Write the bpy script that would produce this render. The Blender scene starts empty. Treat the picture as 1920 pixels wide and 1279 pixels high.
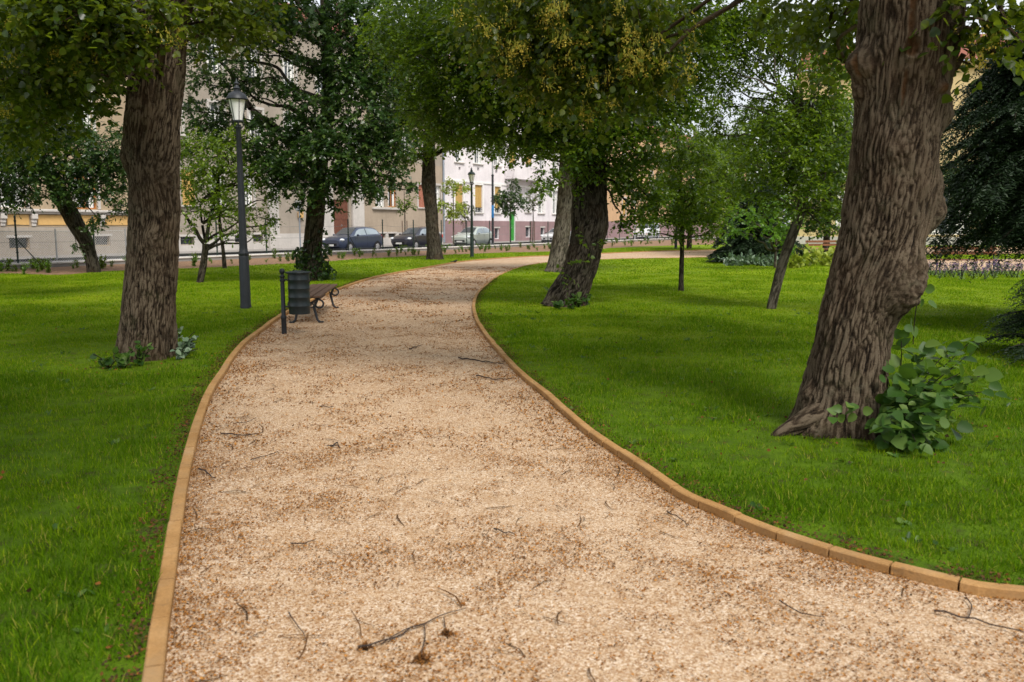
import bpy, math, random
import numpy as np
from mathutils import Vector
from mathutils.geometry import tessellate_polygon
random.seed(7)
RNG = np.random.default_rng(11)
S = bpy.context.scene
COL = S.collection
R = math.radians
# ------------------------------------------------------------------ camera model (photo 1920x1279)
F = 1600.0
TH = math.atan(215.5 / F)
EYE = 1.6
CT, ST = math.cos(TH), math.sin(TH)

def ray(px, py):
    a = (px - 960) / F
    b = -(py - 639.5) / F
    return np.array([a, CT + b * ST, -ST + b * CT])

def gp(px, py, z=0.0):
    d = ray(px, py)
    t = (z - EYE) / d[2]
    return np.array([d[0] * t, d[1] * t, z])

def vp(px, py, Y):
    d = ray(px, py)
    t = Y / d[1]
    return np.array([d[0] * t, Y, EYE + d[2] * t])

# ------------------------------------------------------------------ materials
def mat(name, col=(.5, .5, .5), rough=.8, metal=0.0, spec=.3, emit=None):
    m = bpy.data.materials.new(name)
    m.use_nodes = True
    b = m.node_tree.nodes['Principled BSDF']
    b.inputs['Base Color'].default_value = (*col, 1)
    b.inputs['Roughness'].default_value = rough
    b.inputs['Metallic'].default_value = metal
    b.inputs['Specular IOR Level'].default_value = spec
    return m

class NT:
    def __init__(s, m):
        s.m = m; s.t = m.node_tree; s.b = s.t.nodes.get('Principled BSDF')
        s.out = s.t.nodes.get('Material Output')
    def n(s, typ, **kw):
        nd = s.t.nodes.new(typ)
        for k, v in kw.items():
            if k.startswith('_'):
                setattr(nd, k[1:], v)
            else:
                key = int(k[1:]) if k[0] == 'i' and k[1:].isdigit() else k.replace('__', ' ')
                if hasattr(v, 'links') or hasattr(v, 'is_linked'):
                    s.t.links.new(v, nd.inputs[key])
                else:
                    nd.inputs[key].default_value = v
        return nd
    def l(s, a, b): s.t.links.new(a, b)
    def ramp(s, fac, stops, interp='LINEAR'):
        nd = s.t.nodes.new('ShaderNodeValToRGB')
        nd.color_ramp.interpolation = interp
        el = nd.color_ramp.elements
        while len(el) < len(stops): el.new(.5)
        for e, (p, c) in zip(el, stops):
            e.position = p; e.color = (*c, 1) if len(c) == 3 else c
        s.l(fac, nd.inputs[0])
        return nd.outputs[0]
    def mix(s, fac, a, b, mode='MIX'):
        nd = s.t.nodes.new('ShaderNodeMix'); nd.data_type = 'RGBA'; nd.blend_type = mode
        for v, i in ((fac, 0), (a, 6), (b, 7)):
            if hasattr(v, 'is_linked'): s.l(v, nd.inputs[i])
            elif isinstance(v, tuple): nd.inputs[i].default_value = (*v, 1)
            else: nd.inputs[i].default_value = v
        return nd.outputs[2]
    def noise(s, vec, scale, detail=4, rough=.55, dist=0.0):
        nd = s.n('ShaderNodeTexNoise', Scale=scale, Detail=detail, Roughness=rough, Distortion=dist)
        if vec is not None: s.l(vec, nd.inputs['Vector'])
        return nd.outputs['Fac']
    def pos(s): return s.n('ShaderNodeNewGeometry').outputs['Position']
    def obj(s): return s.n('ShaderNodeTexCoord').outputs['Object']
    def attr(s, name): return s.n('ShaderNodeAttribute', _attribute_name=name)
    def bump(s, h, strength=.5, dist=.01):
        nd = s.n('ShaderNodeBump', Strength=strength, Distance=dist)
        s.l(h, nd.inputs['Height']); s.l(nd.outputs[0], s.b.inputs['Normal'])
    def base(s, c): s.l(c, s.b.inputs['Base Color'])

def plain(name, col, rough=.8, metal=0., spec=.3, var=.15, scale=6., bump=0.0):
    """a plain colour with slight mottling, so that no surface is perfectly uniform"""
    m = mat(name, col, rough, metal, spec); t = NT(m)
    f = t.noise(t.obj(), scale, 6, .65)
    lo = tuple(c * (1 - var) for c in col); hi = tuple(min(1, c * (1 + var)) for c in col)
    t.base(t.ramp(f, [(.3, lo), (.7, hi)]))
    if bump: t.bump(t.noise(t.obj(), scale * 12, 3), bump, .01)
    return m

def leaf_mat(name, cols, trans=(.2, .4, .03), tf=.35, rough=.34, spec=.5):
    m = mat(name, cols[1], rough, 0, spec); t = NT(m)
    f = t.attr('tint').outputs['Fac']
    c = t.ramp(f, [(0, cols[0]), (.5, cols[1]), (1, cols[2])])
    t.base(c)
    tr = t.n('ShaderNodeBsdfTranslucent')
    t.l(t.mix(.6, c, trans), tr.inputs[0])
    mx = t.n('ShaderNodeMixShader'); mx.inputs[0].default_value = tf
    t.l(t.b.outputs[0], mx.inputs[1]); t.l(tr.outputs[0], mx.inputs[2])
    t.l(mx.outputs[0], t.out.inputs[0])
    return m

M = {}
M['leaf_lime'] = leaf_mat('lime leaves', [(.006, .018, .003), (.026, .056, .005), (.13, .165, .012)], (.38, .50, .02), .38)
M['leaf_dark'] = leaf_mat('dark leaves', [(.008, .022, .006), (.028, .066, .014), (.12, .18, .035)], (.10, .22, .03), .30)
M['leaf_mid'] = leaf_mat('green leaves', [(.006, .019, .003), (.028, .066, .005), (.16, .235, .014)], (.36, .56, .02), .38)
M['leaf_bright'] = leaf_mat('bright leaves', [(.05, .12, .012), (.09, .20, .02), (.16, .28, .03)], (.32, .55, .04), .42)
M['leaf_yellow'] = leaf_mat('yellow green leaves', [(.14, .22, .02), (.24, .32, .03), (.34, .40, .05)], (.5, .55, .06), .35)
M['leaf_silver'] = leaf_mat('silvery leaves', [(.06, .11, .06), (.13, .20, .12), (.22, .30, .19)], (.2, .35, .1), .2)
M['leaf_sucker'] = leaf_mat('shoot leaves', [(.018, .052, .008), (.045, .105, .016), (.12, .19, .035)], (.22, .42, .03), .32, .45, .3)
M['leaf_brown'] = leaf_mat('brownish young leaves', [(.04, .05, .02), (.075, .085, .03), (.12, .12, .05)], (.2, .25, .05), .3)
M['blossom'] = leaf_mat('lime blossom', [(.20, .26, .04), (.46, .42, .07), (.68, .50, .08)], (.6, .55, .08), .35, .6, .2)
M['needle'] = leaf_mat('conifer needles', [(.004, .011, .004), (.010, .026, .007), (.030, .060, .018)], (.05, .12, .03), .10, .55, .3)
M['lavender'] = leaf_mat('lavender flower', [(.10, .06, .16), (.17, .10, .25), (.26, .16, .34)], (.3, .2, .4), .2, .7, .1)

# grass
def grass_mat():
    m = mat('grass blades', (.08, .17, .01), .7, 0, .05); t = NT(m)
    f = t.attr('tint').outputs['Fac']
    p = t.pos()
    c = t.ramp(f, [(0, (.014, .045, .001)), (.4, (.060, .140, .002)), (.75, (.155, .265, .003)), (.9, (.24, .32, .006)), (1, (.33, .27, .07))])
    big = t.noise(p, .55, 4, .6)
    c = t.mix(t.ramp(big, [(.42, (0, 0, 0)), (.75, (.25, .25, .25))]), c, (.18, .25, .004))
    t.base(c)
    tr = t.n('ShaderNodeBsdfTranslucent'); t.l(t.mix(.5, c, (.2, .42, .01)), tr.inputs[0])
    mx = t.n('ShaderNodeMixShader'); mx.inputs[0].default_value = .35
    t.l(t.b.outputs[0], mx.inputs[1]); t.l(tr.outputs[0], mx.inputs[2]); t.l(mx.outputs[0], t.out.inputs[0])
    return m
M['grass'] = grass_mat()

def lawn_mat():
    m = mat('lawn', (.06, .13, .01), .9, 0, .1); t = NT(m)
    p = t.pos()
    big = t.noise(p, .45, 5, .6)
    c = t.ramp(big, [(.3, (.10, .19, .002)), (.52, (.175, .275, .003)), (.72, (.27, .345, .005))])
    mp = t.n('ShaderNodeMapping', Scale=(.25, 1.6, 1.)); t.l(p, mp.inputs[0])
    st = t.noise(mp.outputs[0], 1.3, 5, .65)
    c = t.mix(t.ramp(st, [(.42, (0, 0, 0)), (.75, (.55, .55, .55))]), c, (.22, .27, .02))
    fine = t.noise(p, 60, 3, .7)
    c = t.mix(.75, c, t.ramp(fine, [(.3, (.35, .35, .35)), (.7, (1.25, 1.25, 1.25))]), 'MULTIPLY')
    sp = t.n('ShaderNodeSeparateXYZ'); t.l(p, sp.inputs[0])
    mr = t.n('ShaderNodeMapRange'); t.l(sp.outputs['Y'], mr.inputs[0]); mr.inputs[1].default_value = 6; mr.inputs[2].default_value = 17
    sn = t.noise(p, 5, 5, .7)
    soil = t.ramp(sn, [(.32, (.055, .055, .014)), (.45, (.066, .125, .006)), (.7, (.105, .185, .006))])  # near ground takes soil tone, with shade between blades put into the colour
    c = t.mix(mr.outputs[0], soil, c)
    dirt = t.noise(p, 2.3, 6, .7)
    c = t.mix(t.ramp(dirt, [(.62, (0, 0, 0)), (.72, (.8, .8, .8))]), c, (.075, .06, .03))
    t.base(c); t.bump(fine, .8, .03)
    return m
M['lawn'] = lawn_mat()

def gravel_mat(name, dark=0.0):
    m = mat(name, (.5, .36, .22), .95, 0, .15); t = NT(m)
    p = t.pos()
    warp = t.n('ShaderNodeVectorMath', _operation='ADD'); t.l(p, warp.inputs[0])
    nz = t.n('ShaderNodeTexNoise', Scale=9., Detail=2.); t.l(p, nz.inputs['Vector'])
    sc = t.n('ShaderNodeVectorMath', _operation='SCALE'); t.l(nz.outputs['Color'], sc.inputs[0]); sc.inputs['Scale'].default_value = .03
    t.l(sc.outputs[0], warp.inputs[1])
    v = t.n('ShaderNodeTexVoronoi', Scale=130., Randomness=1.); t.l(warp.outputs[0], v.inputs['Vector'])
    sep = t.n('ShaderNodeSeparateColor'); t.l(v.outputs['Color'], sep.inputs[0])
    c = t.ramp(sep.outputs[0], [(0, (.18, .085, .03)), (.2, (.31, .18, .09)), (.42, (.44, .30, .18)), (.72, (.55, .42, .295)), (.9, (.69, .58, .46)), (1, (.26, .15, .08))])
    n1 = t.noise(p, 3.2, 7, .72)
    c = t.mix(t.ramp(n1, [(.47, (0, 0, 0)), (.60, (.3, .3, .3)), (.8, (.5, .5, .5))]), c, (.33, .19, .085))
    n2 = t.noise(p, 16, 6, .75)
    c = t.mix(t.ramp(n2, [(.52, (0, 0, 0)), (.68, (.85, .85, .85))]), c, (.28, .135, .045))
    n3 = t.noise(p, .35, 4, .6)
    c = t.mix(t.ramp(n3, [(.45, (0, 0, 0)), (.75, (.35, .35, .35))]), c, (.62, .50, .36))
    t.base(c)
    d = t.ramp(v.outputs['Distance'], [(0, (1, 1, 1)), (.012, (0, 0, 0))])
    t.bump(v.outputs['Distance'], -1.0, .02)
    return m
M['gravel'] = gravel_mat('path gravel')

def bark_mat(name, lo, mid, hi, moss=.35):
    m = mat(name, mid, .95, 0, .12); t = NT(m)
    h = t.attr('furrow').outputs['Fac']
    P = t.attr('bark').outputs['Vector']
    mp = t.n('ShaderNodeMapping', Scale=(34, 34, 9)); t.l(P, mp.inputs[0])
    fine = t.noise(mp.outputs[0], 1.6, 6, .72)
    grit = t.noise(P, 75, 5, .75)
    g2 = t.n('ShaderNodeMath', _operation='MULTIPLY_ADD', i1=.75, i2=0.); t.l(grit, g2.inputs[0]); t.l(h, g2.inputs[2])
    add = t.n('ShaderNodeMath', _operation='MULTIPLY_ADD', i1=.65, i2=0.); t.l(fine, add.inputs[0]); t.l(g2.outputs[0], add.inputs[2])
    sb = t.n('ShaderNodeMath', _operation='SUBTRACT', i1=.40); t.l(add.outputs[0], sb.inputs[0]); add = sb
    c = t.ramp(add.outputs[0], [(.36, lo), (.70, mid), (1., hi)])
    patch = t.noise(P, 2.6, 5, .6)
    c = t.mix(t.ramp(patch, [(.45, (0, 0, 0)), (.75, (.5, .5, .5))]), c, tuple(x * .55 for x in mid))
    if moss:
        mo = t.noise(P, 3.7, 6, .7)
        c = t.mix(t.ramp(mo, [(.54, (0, 0, 0)), (.72, (moss, moss, moss))]), c, (.034, .046, .012))
    scn = t.noise(P, 22, 5, .7)
    c = t.mix(t.attr('scar').outputs['Fac'], c, t.ramp(scn, [(.3, (.035, .019, .010)), (.5, (.115, .058, .025)), (.75, (.19, .12, .07))]))
    lich = t.noise(P, 8.5, 6, .75)
    c = t.mix(t.ramp(lich, [(.57, (0, 0, 0)), (.66, (.45, .45, .45))]), c, (.165, .145, .10))
    warm = t.noise(P, 1.7, 4, .6)
    c = t.mix(t.ramp(warm, [(.5, (0, 0, 0)), (.7, (.4, .4, .4))]), c, (.085, .05, .028))
    bh = t.n('ShaderNodeMath', _operation='ADD'); t.l(fine, bh.inputs[0]); t.l(grit, bh.inputs[1])
    t.base(c); t.bump(bh.outputs[0], .9, .02)
    return m
M['bark'] = bark_mat('old lime bark', (.006, .004, .003), (.058, .041, .026), (.155, .120, .083))
M['bark_grey'] = bark_mat('grey bark', (.014, .012, .009), (.085, .072, .056), (.19, .165, .135))
M['bark_dark'] = bark_mat('dark bark', (.005, .004, .003), (.030, .024, .017), (.085, .072, .056))
M['bark_young'] = bark_mat('young bark', (.020, .017, .012), (.07, .06, .045), (.16, .14, .11), .25)
M['scar'] = plain('bare wood scar', (.20, .115, .055), .9, var=.4, scale=14, bump=.4)

def kerb_mat():
    m = mat('kerb concrete', (.5, .3, .14), .9, 0, .15); t = NT(m)
    p = t.pos()
    a = t.noise(p, 3, 6, .65); b = t.noise(p, 90, 3, .7)
    c = t.ramp(a, [(.3, (.31, .165, .058)), (.55, (.42, .24, .095)), (.75, (.48, .31, .16))])
    c = t.mix(.5, c, t.ramp(b, [(.3, (.6, .6, .6)), (.7, (1.2, 1.2, 1.2))]), 'MULTIPLY')
    s2 = t.noise(p, 11, 5, .7)
    c = t.mix(t.ramp(s2, [(.6, (0, 0, 0)), (.72, (.7, .7, .7))]), c, (.17, .11, .055))
    s3 = t.noise(p, 1.3, 6, .75)
    c = t.mix(t.ramp(s3, [(.5, (0, 0, 0)), (.7, (.55, .55, .55))]), c, (.30, .21, .12))
    t.base(c); t.bump(b, .5, .004)
    return m
M['kerb'] = kerb_mat()
M['soil'] = plain('bed mulch', (.22, .135, .08), 1, var=.5, scale=9, bump=.8)
M['dirt'] = plain('bare ground', (.16, .13, .08), 1, var=.3)
M['asphalt'] = plain('asphalt', (.10, .10, .105), .9, var=.2, scale=3, bump=.2)
M['pavement'] = plain('pavement slabs', (.27, .255, .24), .9, var=.15, scale=2)
M['coping'] = plain('pale coping stone', (.62, .60, .56), .85, var=.12, scale=3)
M['iron'] = plain('anthracite cast iron', (.022, .026, .032), .5, .3, .5, var=.25)
M['iron_green'] = plain('dark green paint', (.014, .032, .026), .45, .2, .5, var=.2)
M['steel'] = plain('galvanised steel', (.45, .46, .48), .45, .7, .5)
M['wire'] = mat('fence wire', (.16, .18, .17), .5, .5, .4)
M['mesh_wire'] = mat('chain link wire', (.50, .50, .49), .5, .3, .4)
M['bin'] = plain('green grey bin sheet', (.018, .028, .031), .42, .25, .5, var=.15)
M['slat'] = plain('brown stained wood', (.105, .060, .038), .65, 0, .3, var=.3, scale=9)
M['slat_red'] = plain('reddish bench wood', (.19, .075, .035), .6, 0, .35, var=.3, scale=9)
M['frost'] = mat('lantern glass', (.85, .86, .86), .35, 0, .5)
M['glass'] = mat('window glass', (.05, .06, .07), .08, 0, .8)
M['carglass'] = mat('car glass', (.27, .32, .36), .04, 0, .9)  # side window colour lightened to stand in for reflected sky
M['white'] = plain('white paint', (.78, .78, .76), .6, var=.05)
M['tyre'] = mat('tyre rubber', (.016, .016, .017), .85)
M['rim'] = mat('alloy rim', (.5, .5, .52), .35, .8)
M['lamp_lens'] = mat('headlight lens', (.75, .78, .8), .1, .2, .7)
M['tail'] = mat('tail light lens', (.5, .02, .02), .2, 0, .6)
M['amber'] = mat('amber lens', (.8, .25, .02), .25, 0, .6)
M['black'] = mat('black trim', (.01, .01, .011), .6)
M['plate'] = mat('number plate', (.7, .7, .68), .5)
M['twig'] = plain('dead twig', (.045, .032, .026), .95, var=.4, scale=20)
M['litter'] = leaf_mat('brown seed litter', [(.040, .027, .016), (.25, .095, .018), (.42, .20, .05)], (.2, .12, .05), .0, .9, .1)
M['stones'] = leaf_mat('gravel stones', [(.165, .072, .024), (.425, .28, .155), (.66, .515, .37)], (.2, .1, .03), .0, .9, .15)
M['bird'] = mat('black feathers', (.012, .011, .012), .5)
M['beak'] = mat('orange beak', (.6, .28, .03), .5)

# ------------------------------------------------------------------ mesh helpers
def tag(o, label=None, cat=None, group=None, kind=None):
    if label: o['label'] = label
    if cat: o['category'] = cat
    if group: o['group'] = group
    if kind: o['kind'] = kind
    return o

def thing(name, label, cat, loc=(0, 0, 0), rz=0., group=None):
    o = bpy.data.objects.new(name, None); COL.objects.link(o)
    o.location = loc; o.rotation_euler = (0, 0, rz); o.empty_display_size = .2
    return tag(o, label, cat, group)

def link(name, me, m, parent=None, origin=None):
    o = bpy.data.objects.new(name, me); COL.objects.link(o)
    if m is not None: me.materials.append(m)
    if parent is not None: o.parent = parent
    return o

def mesh_np(name, V, loops, starts, smooth=False, attrs=None, mi=None):
    me = bpy.data.meshes.new(name)
    V = np.ascontiguousarray(V, dtype=np.float32)
    me.vertices.add(len(V)); me.vertices.foreach_set('co', V.ravel())
    me.loops.add(len(loops)); me.loops.foreach_set('vertex_index', np.asarray(loops, dtype=np.int32))
    me.polygons.add(len(starts)); me.polygons.foreach_set('loop_start', np.asarray(starts, dtype=np.int32))
    if smooth: me.polygons.foreach_set('use_smooth', np.ones(len(starts), dtype=bool))
    me.update(calc_edges=True)
    for k, (typ, arr) in (attrs or {}).items():
        a = me.attributes.new(k, typ, 'POINT')
        a.data.foreach_set('vector' if typ == 'FLOAT_VECTOR' else 'value', np.asarray(arr, dtype=np.float32).ravel())
    return me

class MB:
    def __init__(s): s.v = []; s.f = []; s.sm = []
    def add(s, vs, fs, smooth=False):
        o = len(s.v); s.v += [tuple(map(float, p)) for p in vs]
        s.f += [tuple(i + o for i in f) for f in fs]; s.sm += [smooth] * len(fs)
    def box(s, c, d, rz=0., bev=0.0, tilt=None):
        x, y, z = d[0] / 2, d[1] / 2, d[2] / 2
        b = min(bev, x * .9, y * .9, z * .9)
        if b <= 0:
            P = [(-x, -y, -z), (x, -y, -z), (x, y, -z), (-x, y, -z), (-x, -y, z), (x, -y, z), (x, y, z), (-x, y, z)]
            Fs = [(0, 3, 2, 1), (4, 5, 6, 7), (0, 1, 5, 4), (1, 2, 6, 5), (2, 3, 7, 6), (3, 0, 4, 7)]
        else:
            P = []; idx = {}
            for sx in (-1, 1):
                for sy in (-1, 1):
                    for sz in (-1, 1):
                        for a in range(3):
                            q = [sx * (x - b), sy * (y - b), sz * (z - b)]
                            q[a] = (sx * x, sy * y, sz * z)[a]
                            idx[(sx, sy, sz, a)] = len(P); P.append(tuple(q))
            Fs = []
            for a in range(3):
                o1, o2 = [i for i in range(3) if i != a]
                for sa in (-1, 1):
                    q = []
                    for (p1, p2) in ((-1, -1), (1, -1), (1, 1), (-1, 1)):
                        k = [0, 0, 0]; k[a] = sa; k[o1] = p1; k[o2] = p2
                        q.append(idx[(*k, a)])
                    Fs.append(tuple(q))
            for a in range(3):
                o1, o2 = [i for i in range(3) if i != a]
                for p1 in (-1, 1):
                    for p2 in (-1, 1):
                        k1 = [0, 0, 0]; k1[a] = -1; k1[o1] = p1; k1[o2] = p2
                        k2 = list(k1); k2[a] = 1
                        Fs.append((idx[(*k1, o1)], idx[(*k2, o1)], idx[(*k2, o2)], idx[(*k1, o2)]))
            for sx in (-1, 1):
                for sy in (-1, 1):
                    for sz in (-1, 1):
                        Fs.append(tuple(idx[(sx, sy, sz, a)] for a in range(3)))
        cz, sn = math.cos(rz), math.sin(rz)
        V = []
        for p in P:
            if tilt:
                ca, sa = math.cos(tilt), math.sin(tilt)
                p = (p[0] * ca + p[2] * sa, p[1], -p[0] * sa + p[2] * ca)
            V.append((c[0] + p[0] * cz - p[1] * sn, c[1] + p[0] * sn + p[1] * cz, c[2] + p[2]))
        s.add(V, Fs)
    def tube(s, pts, rad, n=8, cap=True):
        pts = [Vector(p) for p in pts]
        if not hasattr(rad, '__len__'): rad = [rad] * len(pts)
        o = len(s.v); prev = None
        V = []; Fs = []
        for i, p in enumerate(pts):
            t = (pts[min(i + 1, len(pts) - 1)] - pts[max(i - 1, 0)])
            t = t.normalized() if t.length > 1e-9 else Vector((0, 0, 1))
            if prev is None:
                a = t.cross(Vector((1, 0, 0)) if abs(t.x) < .8 else Vector((0, 1, 0))).normalized()
            else:
                a = (prev - t * prev.dot(t)).normalized()
            prev = a; b = t.cross(a)
            for k in range(n):
                an = 2 * math.pi * k / n
                V.append(p + (a * math.cos(an) + b * math.sin(an)) * rad[i])
        for i in range(len(pts) - 1):
            for k in range(n):
                k2 = (k + 1) % n
                Fs.append((i * n + k, i * n + k2, (i + 1) * n + k2, (i + 1) * n + k))
        if cap:
            Fs.append(tuple(range(n - 1, -1, -1))); Fs.append(tuple((len(pts) - 1) * n + k for k in range(n)))
        s.add(V, Fs, True)
    def lathe(s, prof, n=20, c=(0, 0, 0), smooth=True):
        V = []; Fs = []
        for (r, z) in prof:
            for k in range(n):
                a = 2 * math.pi * k / n
                V.append((c[0] + r * math.cos(a), c[1] + r * math.sin(a), c[2] + z))
        for i in range(len(prof) - 1):
            for k in range(n):
                k2 = (k + 1) % n
                Fs.append((i * n + k, i * n + k2, (i + 1) * n + k2, (i + 1) * n + k))
        Fs.append(tuple(range(n - 1, -1, -1))); Fs.append(tuple((len(prof) - 1) * n + k for k in range(n)))
        s.add(V, Fs, smooth)
    def build(s, name, m, parent=None, sharp=True):
        loops = [i for f in s.f for i in f]
        starts = np.cumsum([0] + [len(f) for f in s.f[:-1]]) if s.f else []
        me = mesh_np(name, np.array(s.v), loops, starts)
        me.polygons.foreach_set('use_smooth', np.array(s.sm, dtype=bool))
        if any(s.sm): me.set_sharp_from_angle(angle=R(38))
        return link(name, me, m, parent)

# numpy gradient noise
_perm = np.random.default_rng(3).permutation(512)
_g = np.random.default_rng(4).normal(size=(512, 3)); _g /= np.linalg.norm(_g, axis=1, keepdims=True)
def pnoise(P):
    P = np.asarray(P, float); I = np.floor(P).astype(int); f = P - I
    u = f * f * f * (f * (f * 6 - 15) + 10)
    def h(i, j, k): return _perm[(_perm[(_perm[i & 511] + j) & 511] + k) & 511]
    r = 0
    for dx in (0, 1):
        for dy in (0, 1):
            for dz in (0, 1):
                g = _g[h(I[:, 0] + dx, I[:, 1] + dy, I[:, 2] + dz)]
                d = g[:, 0] * (f[:, 0] - dx) + g[:, 1] * (f[:, 1] - dy) + g[:, 2] * (f[:, 2] - dz)
                w = (u[:, 0] if dx else 1 - u[:, 0]) * (u[:, 1] if dy else 1 - u[:, 1]) * (u[:, 2] if dz else 1 - u[:, 2])
                r = r + d * w
    return r

def worley(P):
    """distances to the nearest and second nearest cell points"""
    P = np.asarray(P, float); I = np.floor(P).astype(int); f1 = np.full(len(P), 9.); f2 = np.full(len(P), 9.)
    tb = np.random.default_rng(6).uniform(.08, .92, (512, 3))
    for dx in (-1, 0, 1):
        for dy in (-1, 0, 1):
            for dz in (-1, 0, 1):
                J = I + np.array([dx, dy, dz])
                hh = _perm[(_perm[(_perm[J[:, 0] & 511] + J[:, 1]) & 511] + J[:, 2]) & 511]
                d = np.linalg.norm(J + tb[hh] - P, axis=1)
                f2 = np.minimum(f2, np.maximum(f1, d)); f1 = np.minimum(f1, d)
    return f1, f2

def pip(P, poly):
    poly = np.asarray(poly)[:, :2]; x, y = P[:, 0], P[:, 1]
    ins = np.zeros(len(P), bool); n = len(poly); j = n - 1
    for i in range(n):
        xi, yi = poly[i]; xj, yj = poly[j]
        c = ((yi > y) != (yj > y)) & (x < (xj - xi) * (y - yi) / (yj - yi + 1e-12) + xi)
        ins ^= c; j = i
    return ins

def smooth_curve(pts, step=.25):
    """Catmull-Rom through the points, resampled"""
    P = [np.array(p, float) for p in pts]; out = []
    for i in range(len(P) - 1):
        p0, p1, p2, p3 = P[max(i - 1, 0)], P[i], P[i + 1], P[min(i + 2, len(P) - 1)]
        n = max(2, int(np.linalg.norm(p2 - p1) / step))
        for k in range(n):
            t = k / n
            out.append(.5 * (2 * p1 + (p2 - p0) * t + (2 * p0 - 5 * p1 + 4 * p2 - p3) * t * t + (3 * p1 - p0 - 3 * p2 + p3) * t ** 3))
    out.append(P[-1]); return np.array(out)

def sheet(name, poly, z, m, kind='structure'):
    V = [Vector((p[0], p[1], 0)) for p in poly]
    tris = tessellate_polygon([V])
    vs = [(p[0], p[1], (p[2] if len(p) > 2 and z is None else z)) for p in poly]
    mb = MB(); fs = []
    for t in tris:
        a, b, c = [vs[i] for i in t]
        if (b[0] - a[0]) * (c[1] - a[1]) - (b[1] - a[1]) * (c[0] - a[0]) < 0: t = (t[0], t[2], t[1])
        fs.append(tuple(t))
    mb.add(vs, fs)
    o = mb.build(name, m); tag(o, kind=kind); return o

# ------------------------------------------------------------------ leaves
HEART = (np.array([(0, 0, 0), (-.34, .10, .05), (-.46, .38, .09), (-.30, .74, .05), (0, 1.0, -.06), (.30, .74, .05), (.46, .38, .09), (.34, .10, .05)]),
         [(0, 4, 3, 2, 1), (0, 7, 6, 5, 4)])
RHOMB = (np.array([(0, 0, 0), (-.42, .45, .10), (0, 1, -.04), (.42, .45, .10)]), [(0, 2, 1), (0, 3, 2)])
OVAL = (np.array([(0, 0, 0), (-.26, .30, .06), (-.22, .70, .05), (0, 1, -.05), (.22, .70, .05), (.26, .30, .06)]), [(0, 3, 2, 1), (0, 5, 4, 3)])
NARROW = (np.array([(0, 0, 0), (-.09, .4, 0), (0, 1, 0), (.09, .4, 0)]), [(0, 3, 2, 1)])
NARROW2 = (np.array([(0, 0, 0), (-.15, .45, .04), (0, 1, 0), (.15, .45, .04)]), [(0, 3, 2, 1)])
MAPLE = (np.array([(0, 0, 0), (-.30, .02, .03), (-.52, .34, .05), (-.22, .42, .02), (-.30, .80, .03), (0, 1.05, -.06), (.30, .80, .03), (.22, .42, .02), (.52, .34, .05), (.30, .02, .03)]),
         [(0, 5, 4, 3, 2, 1), (0, 9, 8, 7, 6, 5)])

def norm(a): return a / (np.linalg.norm(a, axis=1, keepdims=True) + 1e-9)

def leaf_arrays(pos, d, nrm, size, tmpl, tint, rng):
    T, Fs = tmpl
    d = norm(d); x = norm(np.cross(d, nrm)); z = np.cross(x, d)
    size = np.broadcast_to(size, (len(pos),))
    wid = size * rng.uniform(.8, 1.15, len(pos))
    V = pos[:, None, :] + x[:, None, :] * (T[None, :, 0:1] * wid[:, None, None]) + d[:, None, :] * (T[None, :, 1:2] * size[:, None, None]) + z[:, None, :] * (T[None, :, 2:3] * size[:, None, None])
    k = len(T); N = len(pos)
    lp = np.concatenate([np.array(f) for f in Fs])
    loops = (np.arange(N)[:, None] * k + lp[None, :]).ravel()
    st = np.cumsum([0] + [len(f) for f in Fs])[:-1]
    starts = (np.arange(N)[:, None] * len(lp) + st[None, :]).ravel()
    return V.reshape(-1, 3), loops, starts, np.repeat(tint, k)

class Leaves:
    def __init__(s): s.V = []; s.L = []; s.St = []; s.T = []; s.nv = 0; s.nl = 0
    def add(s, arr):
        V, L, St, T = arr
        s.V.append(V); s.L.append(L + s.nv); s.St.append(St + s.nl); s.T.append(T)
        s.nv += len(V); s.nl += len(L)
    def build(s, name, m, parent=None, kind=None):
        V = np.concatenate(s.V)
        if parent is not None: V = V - np.array(parent.location)
        me = mesh_np(name, V, np.concatenate(s.L), np.concatenate(s.St), False, {'tint': ('FLOAT', np.concatenate(s.T))})
        o = link(name, me, m, parent); tag(o, kind=kind); return o

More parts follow.
